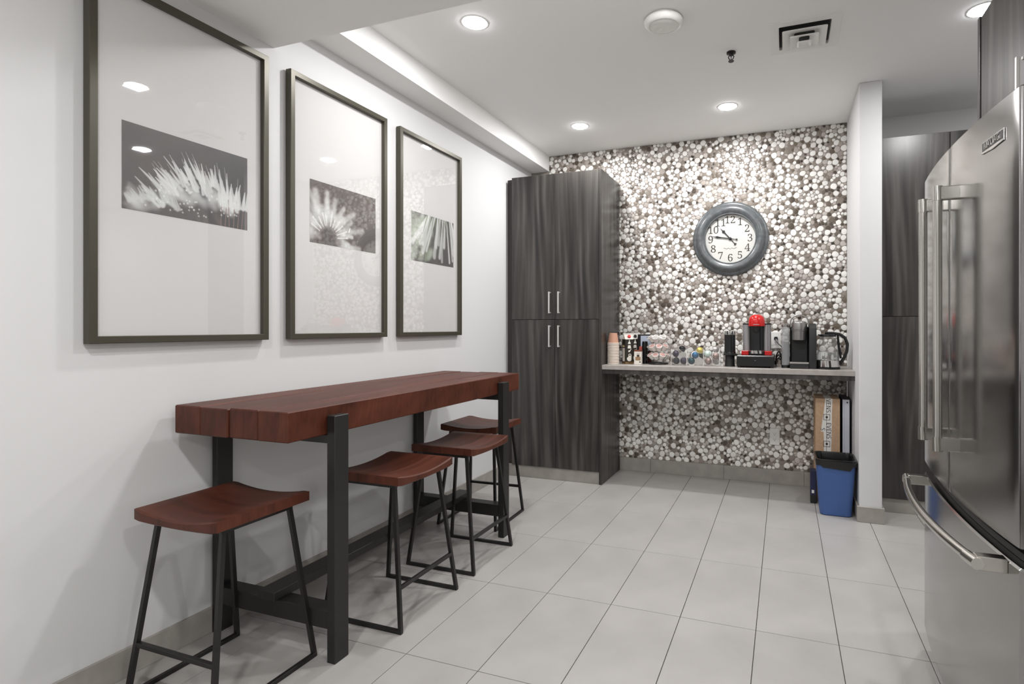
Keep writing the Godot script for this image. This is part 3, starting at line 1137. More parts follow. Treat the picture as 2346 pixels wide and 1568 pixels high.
func clock() -> void:
	var t := thing("wall_clock", Vector3(-0.409, 1.927, ZB + 0.006), "large round wall clock with grey moulded rim and cream dial", "clock")
	var rx := Basis(Vector3.RIGHT, PI / 2)   # lathe axis towards the room
	var rim := B.new()
	rim.xf = Transform3D(rx, Vector3.ZERO)
	rim.lathe(Vector3.ZERO, [Vector2(0.2, 0.0), Vector2(0.286, 0.0), Vector2(0.293, 0.006), Vector2(0.294, 0.012), Vector2(0.288, 0.019), Vector2(0.278, 0.023), Vector2(0.272, 0.023), Vector2(0.268, 0.027), Vector2(0.262, 0.038), Vector2(0.25, 0.047), Vector2(0.236, 0.0515), Vector2(0.222, 0.049), Vector2(0.21, 0.042), Vector2(0.203, 0.037), Vector2(0.2005, 0.039), Vector2(0.196, 0.039), Vector2(0.194, 0.034), Vector2(0.193, 0.014)], 72)
	var rm := mat(Color.WHITE, 0.32, 0.15)
	rm.albedo_texture = mottle(rgb(80, 84, 86), rgb(108, 112, 114), 60, 0.02)
	rm.uv1_triplanar = true
	rm.uv1_scale = Vector3(4, 4, 4)
	part("rim", rim, rm, t, "dark blue-grey moulded rim")
	var face := B.new()
	face.xf = Transform3D(rx, Vector3.ZERO)
	face.lathe(Vector3.ZERO, [Vector2(0.194, 0.013), Vector2(0.0, 0.0131)], 64)
	part("dial", face, mat(rgb(208, 207, 203), 0.7), t, "cream dial")
	var ink := mat(rgb(52, 46, 40), 0.7)
	for h in 12:
		var num := 12 if h == 0 else h
		var a := TAU * h / 12.0
		var o := part("numeral", text_mesh(str(num), 0.08, 0.0006, true), ink, t)
		o.position = Vector3(sin(a) * 0.152, cos(a) * 0.152, 0.0138)
	# ornament under the centre
	var orn := B.new()
	for s in [-1.0, 1.0]:
		var p := []
		for i in 9:
			var u := i / 8.0
			p.append(Vector3(s * (0.006 + u * 0.045), -0.078 + 0.006 * sin(u * 9.0) * (1.0 - u) + u * u * 0.006, 0.0138))
		orn.tube(p, 0.0013, 5)
	orn.box(Vector3(0, -0.081, 0.0138), Vector3(0.004, 0.009, 0.0008))
	part("ornament", orn, mat(rgb(120, 116, 110), 0.7), t)
	var hm := mat(rgb(24, 22, 21), 0.4)
	# angles measured from the dial: minute hand just above nine, hour hand towards half past ten
	for e in [["minute_hand", -1.4, 0.15, 0.058, 0.0195, 0.007], ["hour_hand", -0.72, 0.115, 0.066, 0.0172, 0.012]]:
		var hb := B.new()
		var w: float = e[5]
		var l: float = e[2]
		var tl: float = e[3]
		var prof := [[-tl, 0.004], [-tl + 0.006, w + 0.001], [-tl + 0.013, 0.004], [-tl + 0.02, 0.002], [0.0, 0.004], [l * 0.45, 0.004], [l * 0.58, 0.0055], [l * 0.68, w + 0.002], [l * 0.78, 0.003], [l, 0.0006]]
		var poly := []
		for p in prof:
			poly.append(Vector2(p[1], -p[0]))
		for i in prof.size():
			var p = prof[prof.size() - 1 - i]
			poly.append(Vector2(-p[1], -p[0]))
		hb.xf = Transform3D(Basis(Vector3.BACK, -(e[1] as float)) * rx, Vector3(0, 0, 0))
		hb.prism(poly, e[4], e[4] + 0.001)
		part(e[0], hb, hm, t, "black pointed hand")
	var hub := B.new()
	hub.xf = Transform3D(rx, Vector3.ZERO)
	hub.lathe(Vector3.ZERO, [Vector2(0.012, 0.0135), Vector2(0.012, 0.022), Vector2(0.005, 0.024), Vector2(0, 0.0245)], 16)
	part("hub", hub, hm, t)

# ------------------------------------------------------------------ on the ceiling
func ceiling_things() -> void:
	var t := thing("smoke_detector", Vector3(-0.567, H, -2.712), "round white smoke detector on the ceiling", "smoke detector")
	var flip := Transform3D(Basis(Vector3.RIGHT, PI), Vector3.ZERO)
	var b := B.new()
	b.xf = flip
	b.lathe(Vector3.ZERO, [Vector2(0.082, 0.0), Vector2(0.08, 0.008), Vector2(0.075, 0.009)], 40)
	part("base", b, M.plastic_white, t)
	b = B.new()
	b.xf = flip
	b.lathe(Vector3.ZERO, [Vector2(0.08, 0.007), Vector2(0.093, 0.008), Vector2(0.096, 0.014), Vector2(0.094, 0.024), Vector2(0.084, 0.034), Vector2(0.074, 0.037), Vector2(0.071, 0.0345), Vector2(0.06, 0.039), Vector2(0.03, 0.042), Vector2(0.0, 0.0425)], 48)
	part("cover", b, M.plastic_white, t)
	b = B.new()
	b.xf = flip
	b.lathe(Vector3(-0.012, 0, 0.02), [Vector2(0.011, 0.041), Vector2(0.01, 0.0435), Vector2(0.0, 0.044)], 16)
	part("test_button", b, M.plastic_white, t)
	# sprinkler
	t = thing("fire_sprinkler", Vector3(-0.28, H, -3.16), "small dark fire sprinkler head hanging from the ceiling", "sprinkler")
	b = B.new()
	b.xf = flip
	b.lathe(Vector3.ZERO, [Vector2(0.034, 0.0), Vector2(0.032, 0.003), Vector2(0.022, 0.005), Vector2(0.016, 0.004)], 24)
	part("escutcheon", b, M.plastic_white, t)
	var dk := mat(rgb(38, 36, 34), 0.4, 0.6)
	b = B.new()
	b.xf = flip
	b.lathe(Vector3.ZERO, [Vector2(0.025, 0.004), Vector2(0.025, 0.012), Vector2(0.013, 0.015), Vector2(0.009, 0.024), Vector2(0, 0.024)], 16)
	part("body", b, dk, t)
	b = B.new()
	for s in [-1.0, 1.0]:
		b.tube([Vector3(s * 0.009, -0.02, 0), Vector3(s * 0.015, -0.03, 0), Vector3(s * 0.011, -0.04, 0), Vector3(s * 0.002, -0.05, 0)], 0.0026, 6)
	b.rod(Vector3(0, -0.02, 0), Vector3(0, -0.052, 0), 0.002, 6)
	part("yoke", b, dk, t)
	b = B.new()
	b.xf = flip
	b.lathe(Vector3.ZERO, [Vector2(0.0, 0.053), Vector2(0.016, 0.053), Vector2(0.015, 0.056), Vector2(0.0, 0.055)], 12)
	part("deflector", b, dk, t)
	# supply air diffuser: flange and stepped cones hung under each other
	t = thing("ceiling_vent", Vector3(0.096, H, -3.11), "square white ceiling vent with stepped louvres", "vent")
	b = B.new()
	var sq := func(h: float, y: float, rr: float) -> Array:
		var r := []
		for c in [[1, 1], [-1, 1], [-1, -1], [1, -1]]:
			for k in 4:
				var a := atan2(c[1], c[0]) - PI / 4 + PI / 2 * k / 3.0
				r.append(Vector3(c[0] * (h - rr) + cos(a) * rr, y, c[1] * (h - rr) + sin(a) * rr))
		return r
	b.loft([sq.call(0.17, 0.0, 0.003), sq.call(0.17, -0.004, 0.003), sq.call(0.168, -0.005, 0.003), sq.call(0.126, -0.005, 0.006), sq.call(0.1235, -0.002, 0.006), sq.call(0.1235, 0.012, 0.006)], false, false)
	part("flange", b, M.plastic_white, t)
	# galvanised duct going up from the hole
	var du := B.new()
	for s in [-1.0, 1.0]:
		du.span(Vector3(s * 0.125, 0.0, -0.126), Vector3(s * 0.1255, 0.45, 0.126))
		du.span(Vector3(-0.125, 0.0, s * 0.125), Vector3(0.125, 0.45, s * 0.1255))
	du.span(Vector3(-0.126, 0.45, -0.126), Vector3(0.126, 0.452, 0.126))
	part("duct", du, mat(rgb(150, 150, 148), 0.5, 0.3), t, "galvanised duct above the louvres")
	for e in [[0.108, 0.05, -0.02, -0.008], [0.07, 0.026, -0.034, -0.02], [0.034, 0.0, -0.046, -0.02]]:
		b = B.new()
		var h: float = e[0]
		if e[1] > 0.0:
			b.loft([sq.call(e[1], e[3], 0.012), sq.call(h - 0.012, e[2], 0.01), sq.call(h, e[2] - 0.002, 0.01), sq.call(h, e[2] + 0.002, 0.01), sq.call(h - 0.014, e[2] + 0.004, 0.01), sq.call(e[1], e[3] + 0.002, 0.012)], false, false)
		else:
			b.loft([sq.call(h, e[2], 0.008), sq.call(h * 0.8, e[2] - 0.004, 0.008), sq.call(h * 0.55, e[2] + 0.002, 0.006)], false, true)
		part("louvre", b, M.plastic_white, t)

# ------------------------------------------------------------------ things on the counter
const CT := 0.9292

func rounded(hx: float, hz: float, r: float, n := 5) -> Array:
	var p := []
	for c in [[1, 1, 0.0], [-1, 1, PI / 2], [-1, -1, PI], [1, -1, PI * 1.5]]:
		for k in n:
			var a: float = c[2] + PI / 2 * k / (n - 1)
			p.append(Vector2(c[0] * (hx - r) + cos(a) * r, c[1] * (hz - r) + sin(a) * r))
	return p

func carton(label: String, at: Vector3, turn: float, cap_col: Material) -> Node3D:
	var t := thing("drink_carton", at, label, "carton", "dark gable-top cartons", turn)
	var dark := mat(rgb(40, 35, 27), 0.45)
	var h := 0.195
	var w := 0.034
	part("body", B.new().span(Vector3(-w, 0, -w), Vector3(w, h, w), 0.001), dark, t)
	part("base_band", B.new().span(Vector3(-w - 0.0004, 0.001, -w - 0.0004), Vector3(w + 0.0004, 0.016, w + 0.0004)), mat(rgb(112, 84, 48), 0.5), t)
	var g := B.new()
	var top := h + 0.034
	var r0 := [Vector3(-w, h, -w), Vector3(w, h, -w), Vector3(w, h, w), Vector3(-w, h, w)]
	var r1 := [Vector3(-w * 0.96, top, -0.002), Vector3(w * 0.96, top, -0.002), Vector3(w * 0.96, top, 0.002), Vector3(-w * 0.96, top, 0.002)]
	g.loft([r0, r1], false, true)
	g.span(Vector3(-w * 0.96, top, -0.002), Vector3(w * 0.96, top + 0.014, 0.002))
	part("gable", g, mat(rgb(222, 219, 212), 0.5), t, "white folded gable top")
	var cp := B.new()
	cp.xf = Transform3D(Basis(Vector3.RIGHT, deg_to_rad(43)), Vector3(0.004, h + 0.018, 0.0175))
	cp.lathe(Vector3.ZERO, [Vector2(0.013, 0.0), Vector2(0.013, 0.012), Vector2(0.011, 0.014), Vector2(0, 0.014)], 18)
	part("cap", cp, cap_col, t)
	var wh := mat(rgb(228, 224, 216), 0.6)
	# printed panels, thin raised ink: text panel on one face, bottle, jar, spoon and cup on the other
	part("text_panel", B.new().span(Vector3(-w - 0.0006, 0.02, -0.026), Vector3(-w, 0.125, 0.02)), wh, t)
	part("text_panel", B.new().span(Vector3(-w - 0.0006, 0.132, -0.022), Vector3(-w, 0.148, 0.016)), mat(rgb(196, 176, 140), 0.6), t)
	for k in 9:
		part("print_line", B.new().span(Vector3(-w - 0.001, 0.115 - k * 0.0085, -0.018), Vector3(-w - 0.0006, 0.1165 - k * 0.0085, 0.012)), mat(rgb(168, 164, 166), 0.7), t)
	var f := func(poly: Array) -> B:
		var b := B.new()
		b.xf = Transform3D(Basis(Vector3.RIGHT, -PI / 2), Vector3.ZERO)
		var q := []
		for p in poly:
			q.append(Vector2(p[0], p[1]))
		var bb := B.new()
		bb.xf = Transform3D(Basis(Vector3.RIGHT, PI / 2), Vector3(0, 0, w))
		for p in q.size():
			q[p] = Vector2(q[p].x, -q[p].y)
		bb.prism(q, 0.0, 0.0007)
		return bb
	part("bottle_print", f.call([[-0.012, 0.158], [0.012, 0.158], [0.009, 0.172], [0.003, 0.178], [0.003, 0.19], [-0.003, 0.19], [-0.003, 0.178], [-0.009, 0.172]]), wh, t)
	part("jar_print", f.call([[-0.014, 0.122], [0.014, 0.122], [0.014, 0.132], [0.01, 0.148], [-0.01, 0.148], [-0.014, 0.132]]), wh, t)
	part("spoon_print", f.call([[-0.01, 0.098], [-0.004, 0.092], [0.006, 0.096], [0.009, 0.104], [0.018, 0.118], [0.015, 0.12], [0.004, 0.108], [-0.006, 0.108]]), wh, t)
	part("cup_print", f.call([[-0.014, 0.026], [-0.004, 0.02], [0.012, 0.022], [0.018, 0.032], [0.018, 0.07], [0.012, 0.08], [-0.004, 0.08], [-0.008, 0.07], [-0.008, 0.056], [-0.02, 0.048], [-0.02, 0.036]]), wh, t)
	part("coffee_print", f.call([[-0.003, 0.066], [0.012, 0.066], [0.012, 0.074], [-0.003, 0.074]]).mesh(), dark, t).position.z = 0.0004
	return t

func counter_things() -> void:
	# upturned paper cups, nested
	var kraft := mat(Color.WHITE, 0.8)
	kraft.albedo_texture = mottle(rgb(186, 132, 108), rgb(214, 172, 150), 80, 0.05)
	kraft.uv1_triplanar = true
	kraft.uv1_scale = Vector3(14, 14, 14)
	var rimm := mat(rgb(228, 219, 208), 0.7)
	var cup := thing("paper_cup", Vector3(-1.283, CT, -4.2), "paper cup nested lower in the upturned stack beside the cabinet", "paper cup", "stack of upturned paper cups")
	part("wall", B.new().lathe(Vector3.ZERO, [Vector2(0.0445, 0.004), Vector2(0.0315, 0.086), Vector2(0.0305, 0.0865), Vector2(0.03, 0.084), Vector2(0.0, 0.084)], 28), kraft, cup, "patterned kraft paper wall")
	part("rim", B.new().lathe(Vector3.ZERO, [Vector2(0.0445, 0.0), Vector2(0.0475, 0.001), Vector2(0.0485, 0.0045), Vector2(0.0475, 0.0085), Vector2(0.0437, 0.0095)], 28), rimm, cup, "cream rolled rim")
	for k in 14:
		var c := cup
		if k > 0:
			c = copy(cup, "paper_cup", "topmost upturned paper cup with pinkish kraft side showing" if k == 13 else "")
		c.position.y = CT + k * 0.0122
		c.position.x += [0.0, 0.0005, -0.0006, 0.0003][k % 4]
	# cartons and boxes
	carton("dark carton with white gable top and red cap, beside the paper cups", Vector3(-1.183, CT, -4.27), deg_to_rad(38), mat(rgb(212, 58, 58), 0.4))
	carton("second dark carton with white gable, behind the red-capped carton", Vector3(-1.17, CT, -4.42), deg_to_rad(30), M.plastic_black)
	var t := thing("coffee_box", Vector3(-1.075, CT, -4.43), "dark box with pale blue and red front behind the small white box", "box")
	part("box", B.new().span(Vector3(-0.055, 0, -0.045), Vector3(0.06, 0.232, 0.045), 0.001), mat(rgb(26, 23, 23), 0.4), t)
	part("front_panel", B.new().span(Vector3(-0.03, 0.1, 0.0451), Vector3(0.058, 0.222, 0.0457)), mat(rgb(186, 196, 214), 0.5), t, "pale blue print")
	part("front_panel", B.new().span(Vector3(-0.055, 0.002, 0.0451), Vector3(0.06, 0.1, 0.0457)), mat(rgb(92, 40, 28), 0.5), t, "brown red print")
	part("front_panel", B.new().span(Vector3(-0.042, 0.092, 0.0452), Vector3(-0.012, 0.135, 0.0459)), mat(rgb(196, 92, 84), 0.5), t, "red print")
	t = thing("small_box", Vector3(-1.087, CT, -4.235), "small white and brown tea box in front of the dark box", "box")
	part("box", B.new().span(Vector3(-0.029, 0, -0.02), Vector3(0.029, 0.112, 0.02), 0.001), mat(rgb(226, 220, 212), 0.6), t)
	part("top_band", B.new().span(Vector3(-0.0292, 0.1, -0.0202), Vector3(0.0292, 0.1122, 0.0202)), mat(rgb(120, 66, 48), 0.6), t)
	part("picture_panel", B.new().span(Vector3(-0.018, 0.03, 0.0201), Vector3(0.024, 0.058, 0.0207)), mat(rgb(150, 122, 92), 0.6), t)
	part("picture_panel", B.new().span(Vector3(-0.006, 0.058, 0.0201), Vector3(0.014, 0.076, 0.0207)), mat(rgb(70, 54, 44), 0.6), t)
	part("picture_panel", B.new().span(Vector3(-0.008, 0.084, 0.0201), Vector3(0.02, 0.088, 0.0207)), mat(rgb(176, 160, 156), 0.6), t)
	part("picture_panel", B.new().span(Vector3(0.012, 0.014, 0.0201), Vector3(0.026, 0.022, 0.0207)), mat(rgb(70, 62, 58), 0.6), t)
	# mug beside the carousel
	t = thing("black_flask", Vector3(-1.056, CT, -4.332), "glossy black bottle between the dark box and the pod carousel", "bottle")
	part("cup", B.new().lathe(Vector3.ZERO, [Vector2(0.0, 0.0), Vector2(0.02, 0.0), Vector2(0.022, 0.1), Vector2(0.0235, 0.12), Vector2(0.0235, 0.16), Vector2(0.02, 0.178), Vector2(0.0, 0.18)], 22), mat(rgb(18, 18, 22), 0.12), t)
	# carousel of single-serve pods
	carousel()
	capsules()
	frother()
	capsule_machine()
	pod_brewer()
	kettle()
	# upper outlet with plugs and cords
	outlet(Vector3(-0.064, 1.12, ZB + 0.0052), "white wall outlet with black plugs behind the coffee machines")
	t = thing("power_cord", Vector3(-0.03, CT, -4.4), "coiled black power cords between the red machine and the brewer", "cord")
	var plug := B.new()
	plug.box(Vector3(-0.034, 0.205, -0.118), Vector3(0.026, 0.026, 0.044), 0.005)
	part("plug", plug, M.plastic_black, t)
	var r := RandomNumberGenerator.new()
	r.seed = 5
	for k in 3:
		var pts := []
		for i in 40:
			var u := i / 39.0
			var a := u * TAU * 2.0 + k
			pts.append(Vector3(-0.012 + cos(a) * 0.022 + r.randf_range(-0.002, 0.002), 0.006 + k * 0.006 + absf(sin(a)) * (0.05 + 0.02 * k), -0.03 + sin(a * 0.5 + k) * 0.04 + 0.02 * k))
		part("cable_loop", B.new().tube(pts, 0.0036, 6), M.plastic_black, t)
	part("cable", B.new().tube([Vector3(-0.034, 0.2, -0.095), Vector3(-0.02, 0.17, -0.07), Vector3(0.02, 0.13, -0.06), Vector3(0.012, 0.09, -0.04), Vector3(-0.02, 0.05, -0.03)], 0.0036, 6), M.plastic_black, t)

func outlet(at: Vector3, label: String) -> void:
	var t := thing("wall_outlet", at, label, "outlet")
	part("plate", B.new().box(Vector3(0, 0, 0.003), Vector3(0.074, 0.128, 0.006), 0.002), M.plastic_white, t)
	for s in [-1.0, 1.0]:
		var rec := B.new()
		rec.xf = Transform3D(Basis(Vector3.RIGHT, PI / 2), Vector3(0, s * 0.0215, 0))
		rec.prism(rounded(0.0165, 0.014, 0.006), 0.006, 0.0075)
		part("socket", rec, M.plastic_white, t)
		var sl := B.new()
		sl.box(Vector3(-0.006, s * 0.0215 + 0.003, 0.0076), Vector3(0.002, 0.008, 0.0006))
		sl.box(Vector3(0.006, s * 0.0215 + 0.003, 0.0076), Vector3(0.002, 0.007, 0.0006))
		sl.box(Vector3(0.0, s * 0.0215 - 0.008, 0.0076), Vector3(0.0045, 0.0045, 0.0006))
		part("slot", sl, M.plastic_black, t)

func carousel() -> void:
	var c := Vector3(-0.938, CT, -4.29)
	var t := thing("pod_carousel", c, "chrome wire carousel with three tiers of coffee pods", "pod holder")
	part("base", B.new().lathe(Vector3.ZERO, [Vector2(0.0, 0.0), Vector2(0.078, 0.0), Vector2(0.08, 0.004), Vector2(0.078, 0.012), Vector2(0.06, 0.016), Vector2(0.0, 0.016)], 32), M.plastic_black, t, "black round base")
	part("pole", B.new().rod(Vector3(0, 0.016, 0), Vector3(0, 0.225, 0), 0.004, 10), M.chrome, t)
	var lp := []
	for i in 15:
		var a := TAU * i / 14.0
		lp.append(Vector3(sin(a) * 0.012, 0.238 - cos(a) * 0.013, 0))
	part("top_loop", B.new().tube(lp, 0.0022, 6), M.chrome, t)
	var pod := thing("coffee_pod", c, "white coffee pod with bare lid in the top tier of the carousel", "coffee pod", "coffee pods in the wire carousel")
	part("cup", B.new().lathe(Vector3.ZERO, [Vector2(0.0, -0.046), Vector2(0.0155, -0.046), Vector2(0.018, -0.043), Vector2(0.0215, -0.004), Vector2(0.0215, -0.001)], 18), mat(rgb(222, 219, 215), 0.5), pod)
	part("rim", B.new().lathe(Vector3.ZERO, [Vector2(0.0215, -0.002), Vector2(0.0258, -0.002), Vector2(0.0262, 0.0), Vector2(0.0252, 0.0016), Vector2(0.0222, 0.0016), Vector2(0.0215, 0.0004)], 18), mat(rgb(236, 234, 230), 0.4), pod)
	var lids := [mat(rgb(176, 172, 168), 0.5), mat(rgb(214, 168, 160), 0.5), mat(rgb(204, 160, 152), 0.5)]
	part("lid", B.new().lathe(Vector3.ZERO, [Vector2(0.0214, 0.0002), Vector2(0.0, 0.0004)], 18), lids[0], pod, "printed foil lid")
	var first := true
	for tier in 3:
		var y := [0.218, 0.15, 0.082][tier] as float
		var rings := B.new()
		for rr in [[0.094, y + 0.006], [0.052, y - 0.03]]:
			var pts := []
			for i in 28:
				var a := TAU * i / 28.0
				pts.append(Vector3(cos(a) * rr[0], rr[1] - 0.014, sin(a) * rr[0]))
			rings.tube(pts, 0.0016, 5, true)
		for i in 6:
			var a := TAU * (i + 0.5) / 6.0
			rings.rod(Vector3(cos(a) * 0.003, y - 0.044, sin(a) * 0.003), Vector3(cos(a) * 0.052, y - 0.044, sin(a) * 0.052), 0.0016, 5)
			rings.rod(Vector3(cos(a) * 0.052, y - 0.044, sin(a) * 0.052), Vector3(cos(a) * 0.094, y - 0.008, sin(a) * 0.094), 0.0016, 5)
		part("wire_tier", rings, M.chrome, t)
		for k in 8:
			var a := TAU * (k + 0.5 * (tier % 2)) / 8.0 + 0.1
			var o: Node3D = pod if first else copy(pod, "coffee_pod", ["white coffee pod with bare lid in the top tier of the carousel", "white coffee pod with pink lid in the middle tier of the carousel", "white coffee pod with pink lid in the bottom tier of the carousel"][tier])
			first = false
			o.get_node("lid").material_override = lids[tier]
			var d := Vector3(cos(a), 0, sin(a))
			var tilt := deg_to_rad(40)
			var up := (d * sin(tilt) + Vector3.UP * cos(tilt)).normalized()
			var sd := up.cross(Vector3.UP).normalized()
			o.transform = Transform3D(Basis(sd, up, sd.cross(up)), c + d * 0.073 + Vector3(0, y - 0.004, 0))

func capsules() -> void:
	var x0 := -0.82
	var x1 := -0.43
	var za := -4.33
	var zb := -4.2
	var t := thing("capsule_organizer", Vector3(x0, CT, zb), "clear acrylic organizer with open bins of coffee capsules", "organizer")
	var h := 0.135
	var edges := [x0, -0.7, -0.575, -0.458, x1]
	var wl := 0.0022
	part("floor_sheet", B.new().span(Vector3(0, 0, za - zb), Vector3(x1 - x0, wl, 0)), M.clear, t)
	part("back_sheet", B.new().span(Vector3(0, wl, za - zb), Vector3(x1 - x0, h, za - zb + wl)), M.clear, t)
	part("front_sheet", B.new().span(Vector3(0, wl, -wl), Vector3(x1 - x0, h * 0.93, 0)), M.clear, t)
	for e in edges:
		var x: float = e - x0
		x = clampf(x, wl / 2, x1 - x0 - wl / 2)
		part("divider", B.new().span(Vector3(x - wl / 2, wl, za - zb + wl), Vector3(x + wl / 2, h, -wl)), M.clear, t)
		part("edge_glint", B.new().span(Vector3(x - 0.0014, wl, 0.0002), Vector3(x + 0.0014, h * 0.93, 0.0014)), M.plastic_white, t, "white strip painting the bright glint of the acrylic edge")  # opaque white stands in for light caught in the clear edge
	var cap := thing("coffee_capsule", Vector3.ZERO, "x", "coffee capsule", "domed coffee capsules in the acrylic organizer")
	part("dome", B.new().lathe(Vector3.ZERO, [Vector2(0.0265, 0.0), Vector2(0.026, 0.008), Vector2(0.0235, 0.018), Vector2(0.019, 0.025), Vector2(0.011, 0.0295), Vector2(0.0, 0.031)], 20), M.foil, cap)
	part("foil_lid", B.new().lathe(Vector3.ZERO, [Vector2(0.0, -0.0012), Vector2(0.024, -0.0012), Vector2(0.0295, -0.0008), Vector2(0.03, 0.0004), Vector2(0.0265, 0.001)], 20), M.foil, cap, "silver foil lid")
	var purple := mat(rgb(52, 40, 60), 0.3, 0.5)
	var dark := mat(rgb(34, 30, 36), 0.3, 0.5)
	var blue := mat(rgb(42, 98, 138), 0.3, 0.5)
	var teal := mat(rgb(24, 66, 78), 0.3, 0.5)
	var yellow := mat(rgb(204, 184, 92), 0.3, 0.4)
	var olive := mat(rgb(50, 52, 34), 0.3, 0.5)
	var silver := mat(rgb(176, 172, 170), 0.3, 0.6)
	var rose := mat(rgb(158, 136, 130), 0.3, 0.6)
	var mint := mat(rgb(206, 224, 218), 0.35, 0.3)
	# bin, x, y, z, tilt of its axis towards the viewer (rx) and sideways (rz), colour, label
	var list := [
		[-0.782, 0.032, -4.235, 80, 20, dark, "black capsule low at the left of the first bin"],
		[-0.73, 0.034, -4.24, 95, -10, purple, "dark purple capsule low at the right of the first bin"],
		[-0.735, 0.072, -4.235, -82, 8, silver, "silver-lidded capsule facing out of the first bin"],
		[-0.785, 0.085, -4.245, 70, 35, purple, "dark purple capsule resting on top in the first bin"],
		[-0.75, 0.118, -4.27, 20, -40, dark, "black capsule at the very top of the first bin"],
		[-0.668, 0.034, -4.24, 80, 15, teal, "dark teal capsule low at the left of the second bin"],
		[-0.612, 0.034, -4.233, -84, 0, silver, "silver-lidded capsule facing out of the second bin"],
		[-0.643, 0.078, -4.245, 75, -12, blue, "bright blue capsule in the middle of the second bin"],
		[-0.612, 0.108, -4.265, 30, -15, yellow, "yellow capsule on top of the second bin"],
		[-0.6, 0.076, -4.29, 60, -40, olive, "dark olive capsule under the yellow capsule"],
		[-0.54, 0.034, -4.238, 75, 20, rose, "rose-brown capsule low at the left of the third bin"],
		[-0.49, 0.034, -4.255, -60, -20, dark, "dark capsule low at the right of the third bin"],
		[-0.488, 0.074, -4.24, 80, -20, rose, "rose-brown capsule at the right of the third bin"],
		[-0.545, 0.088, -4.245, 70, 30, mint, "pale mint capsule at the left of the third bin"],
		[-0.5, 0.118, -4.275, 40, -60, silver, "silver capsule on top of the third bin"],
	]
	for k in list.size():
		var e: Array = list[k]
		var o: Node3D = cap if k == 0 else copy(cap, "coffee_capsule")
		o.set_meta("label", e[6])
		o.get_node("dome").material_override = e[5]
		o.position = Vector3(e[0], CT + e[1], e[2])
		o.rotation_degrees = Vector3(e[3], 0, e[4])

func frother() -> void:
	var t := thing("milk_frother", Vector3(-0.385, CT, -4.24), "black cylindrical milk frother with clear ridged lid", "milk frother")
	part("foot", B.new().lathe(Vector3.ZERO, [Vector2(0.0, 0.0), Vector2(0.038, 0.0), Vector2(0.036, 0.01), Vector2(0.034, 0.08), Vector2(0, 0.08)], 28), M.plastic_soft, t)
	part("collar", B.new().lathe(Vector3.ZERO, [Vector2(0.03, 0.08), Vector2(0.056, 0.082), Vector2(0.057, 0.09), Vector2(0.052, 0.094), Vector2(0.04, 0.096)], 32), M.plastic_black, t)
	part("jug", B.new().lathe(Vector3.ZERO, [Vector2(0.044, 0.096), Vector2(0.043, 0.104), Vector2(0.0405, 0.11), Vector2(0.0405, 0.232), Vector2(0.039, 0.236), Vector2(0.0, 0.236)], 32), M.plastic_black, t)
	part("clear_lid", B.new().lathe(Vector3.ZERO, [Vector2(0.0385, 0.237), Vector2(0.0395, 0.262), Vector2(0.037, 0.266), Vector2(0.0, 0.266)], 32), M.clear, t)
	for k in 12:
		var a := TAU * k / 12.0
		part("lid_ridge", B.new().box(Vector3(cos(a) * 0.036, 0.25, sin(a) * 0.036), Vector3(0.006, 0.025, 0.006), 0.001), M.plastic_black if k % 2 == 0 else M.chrome, t)

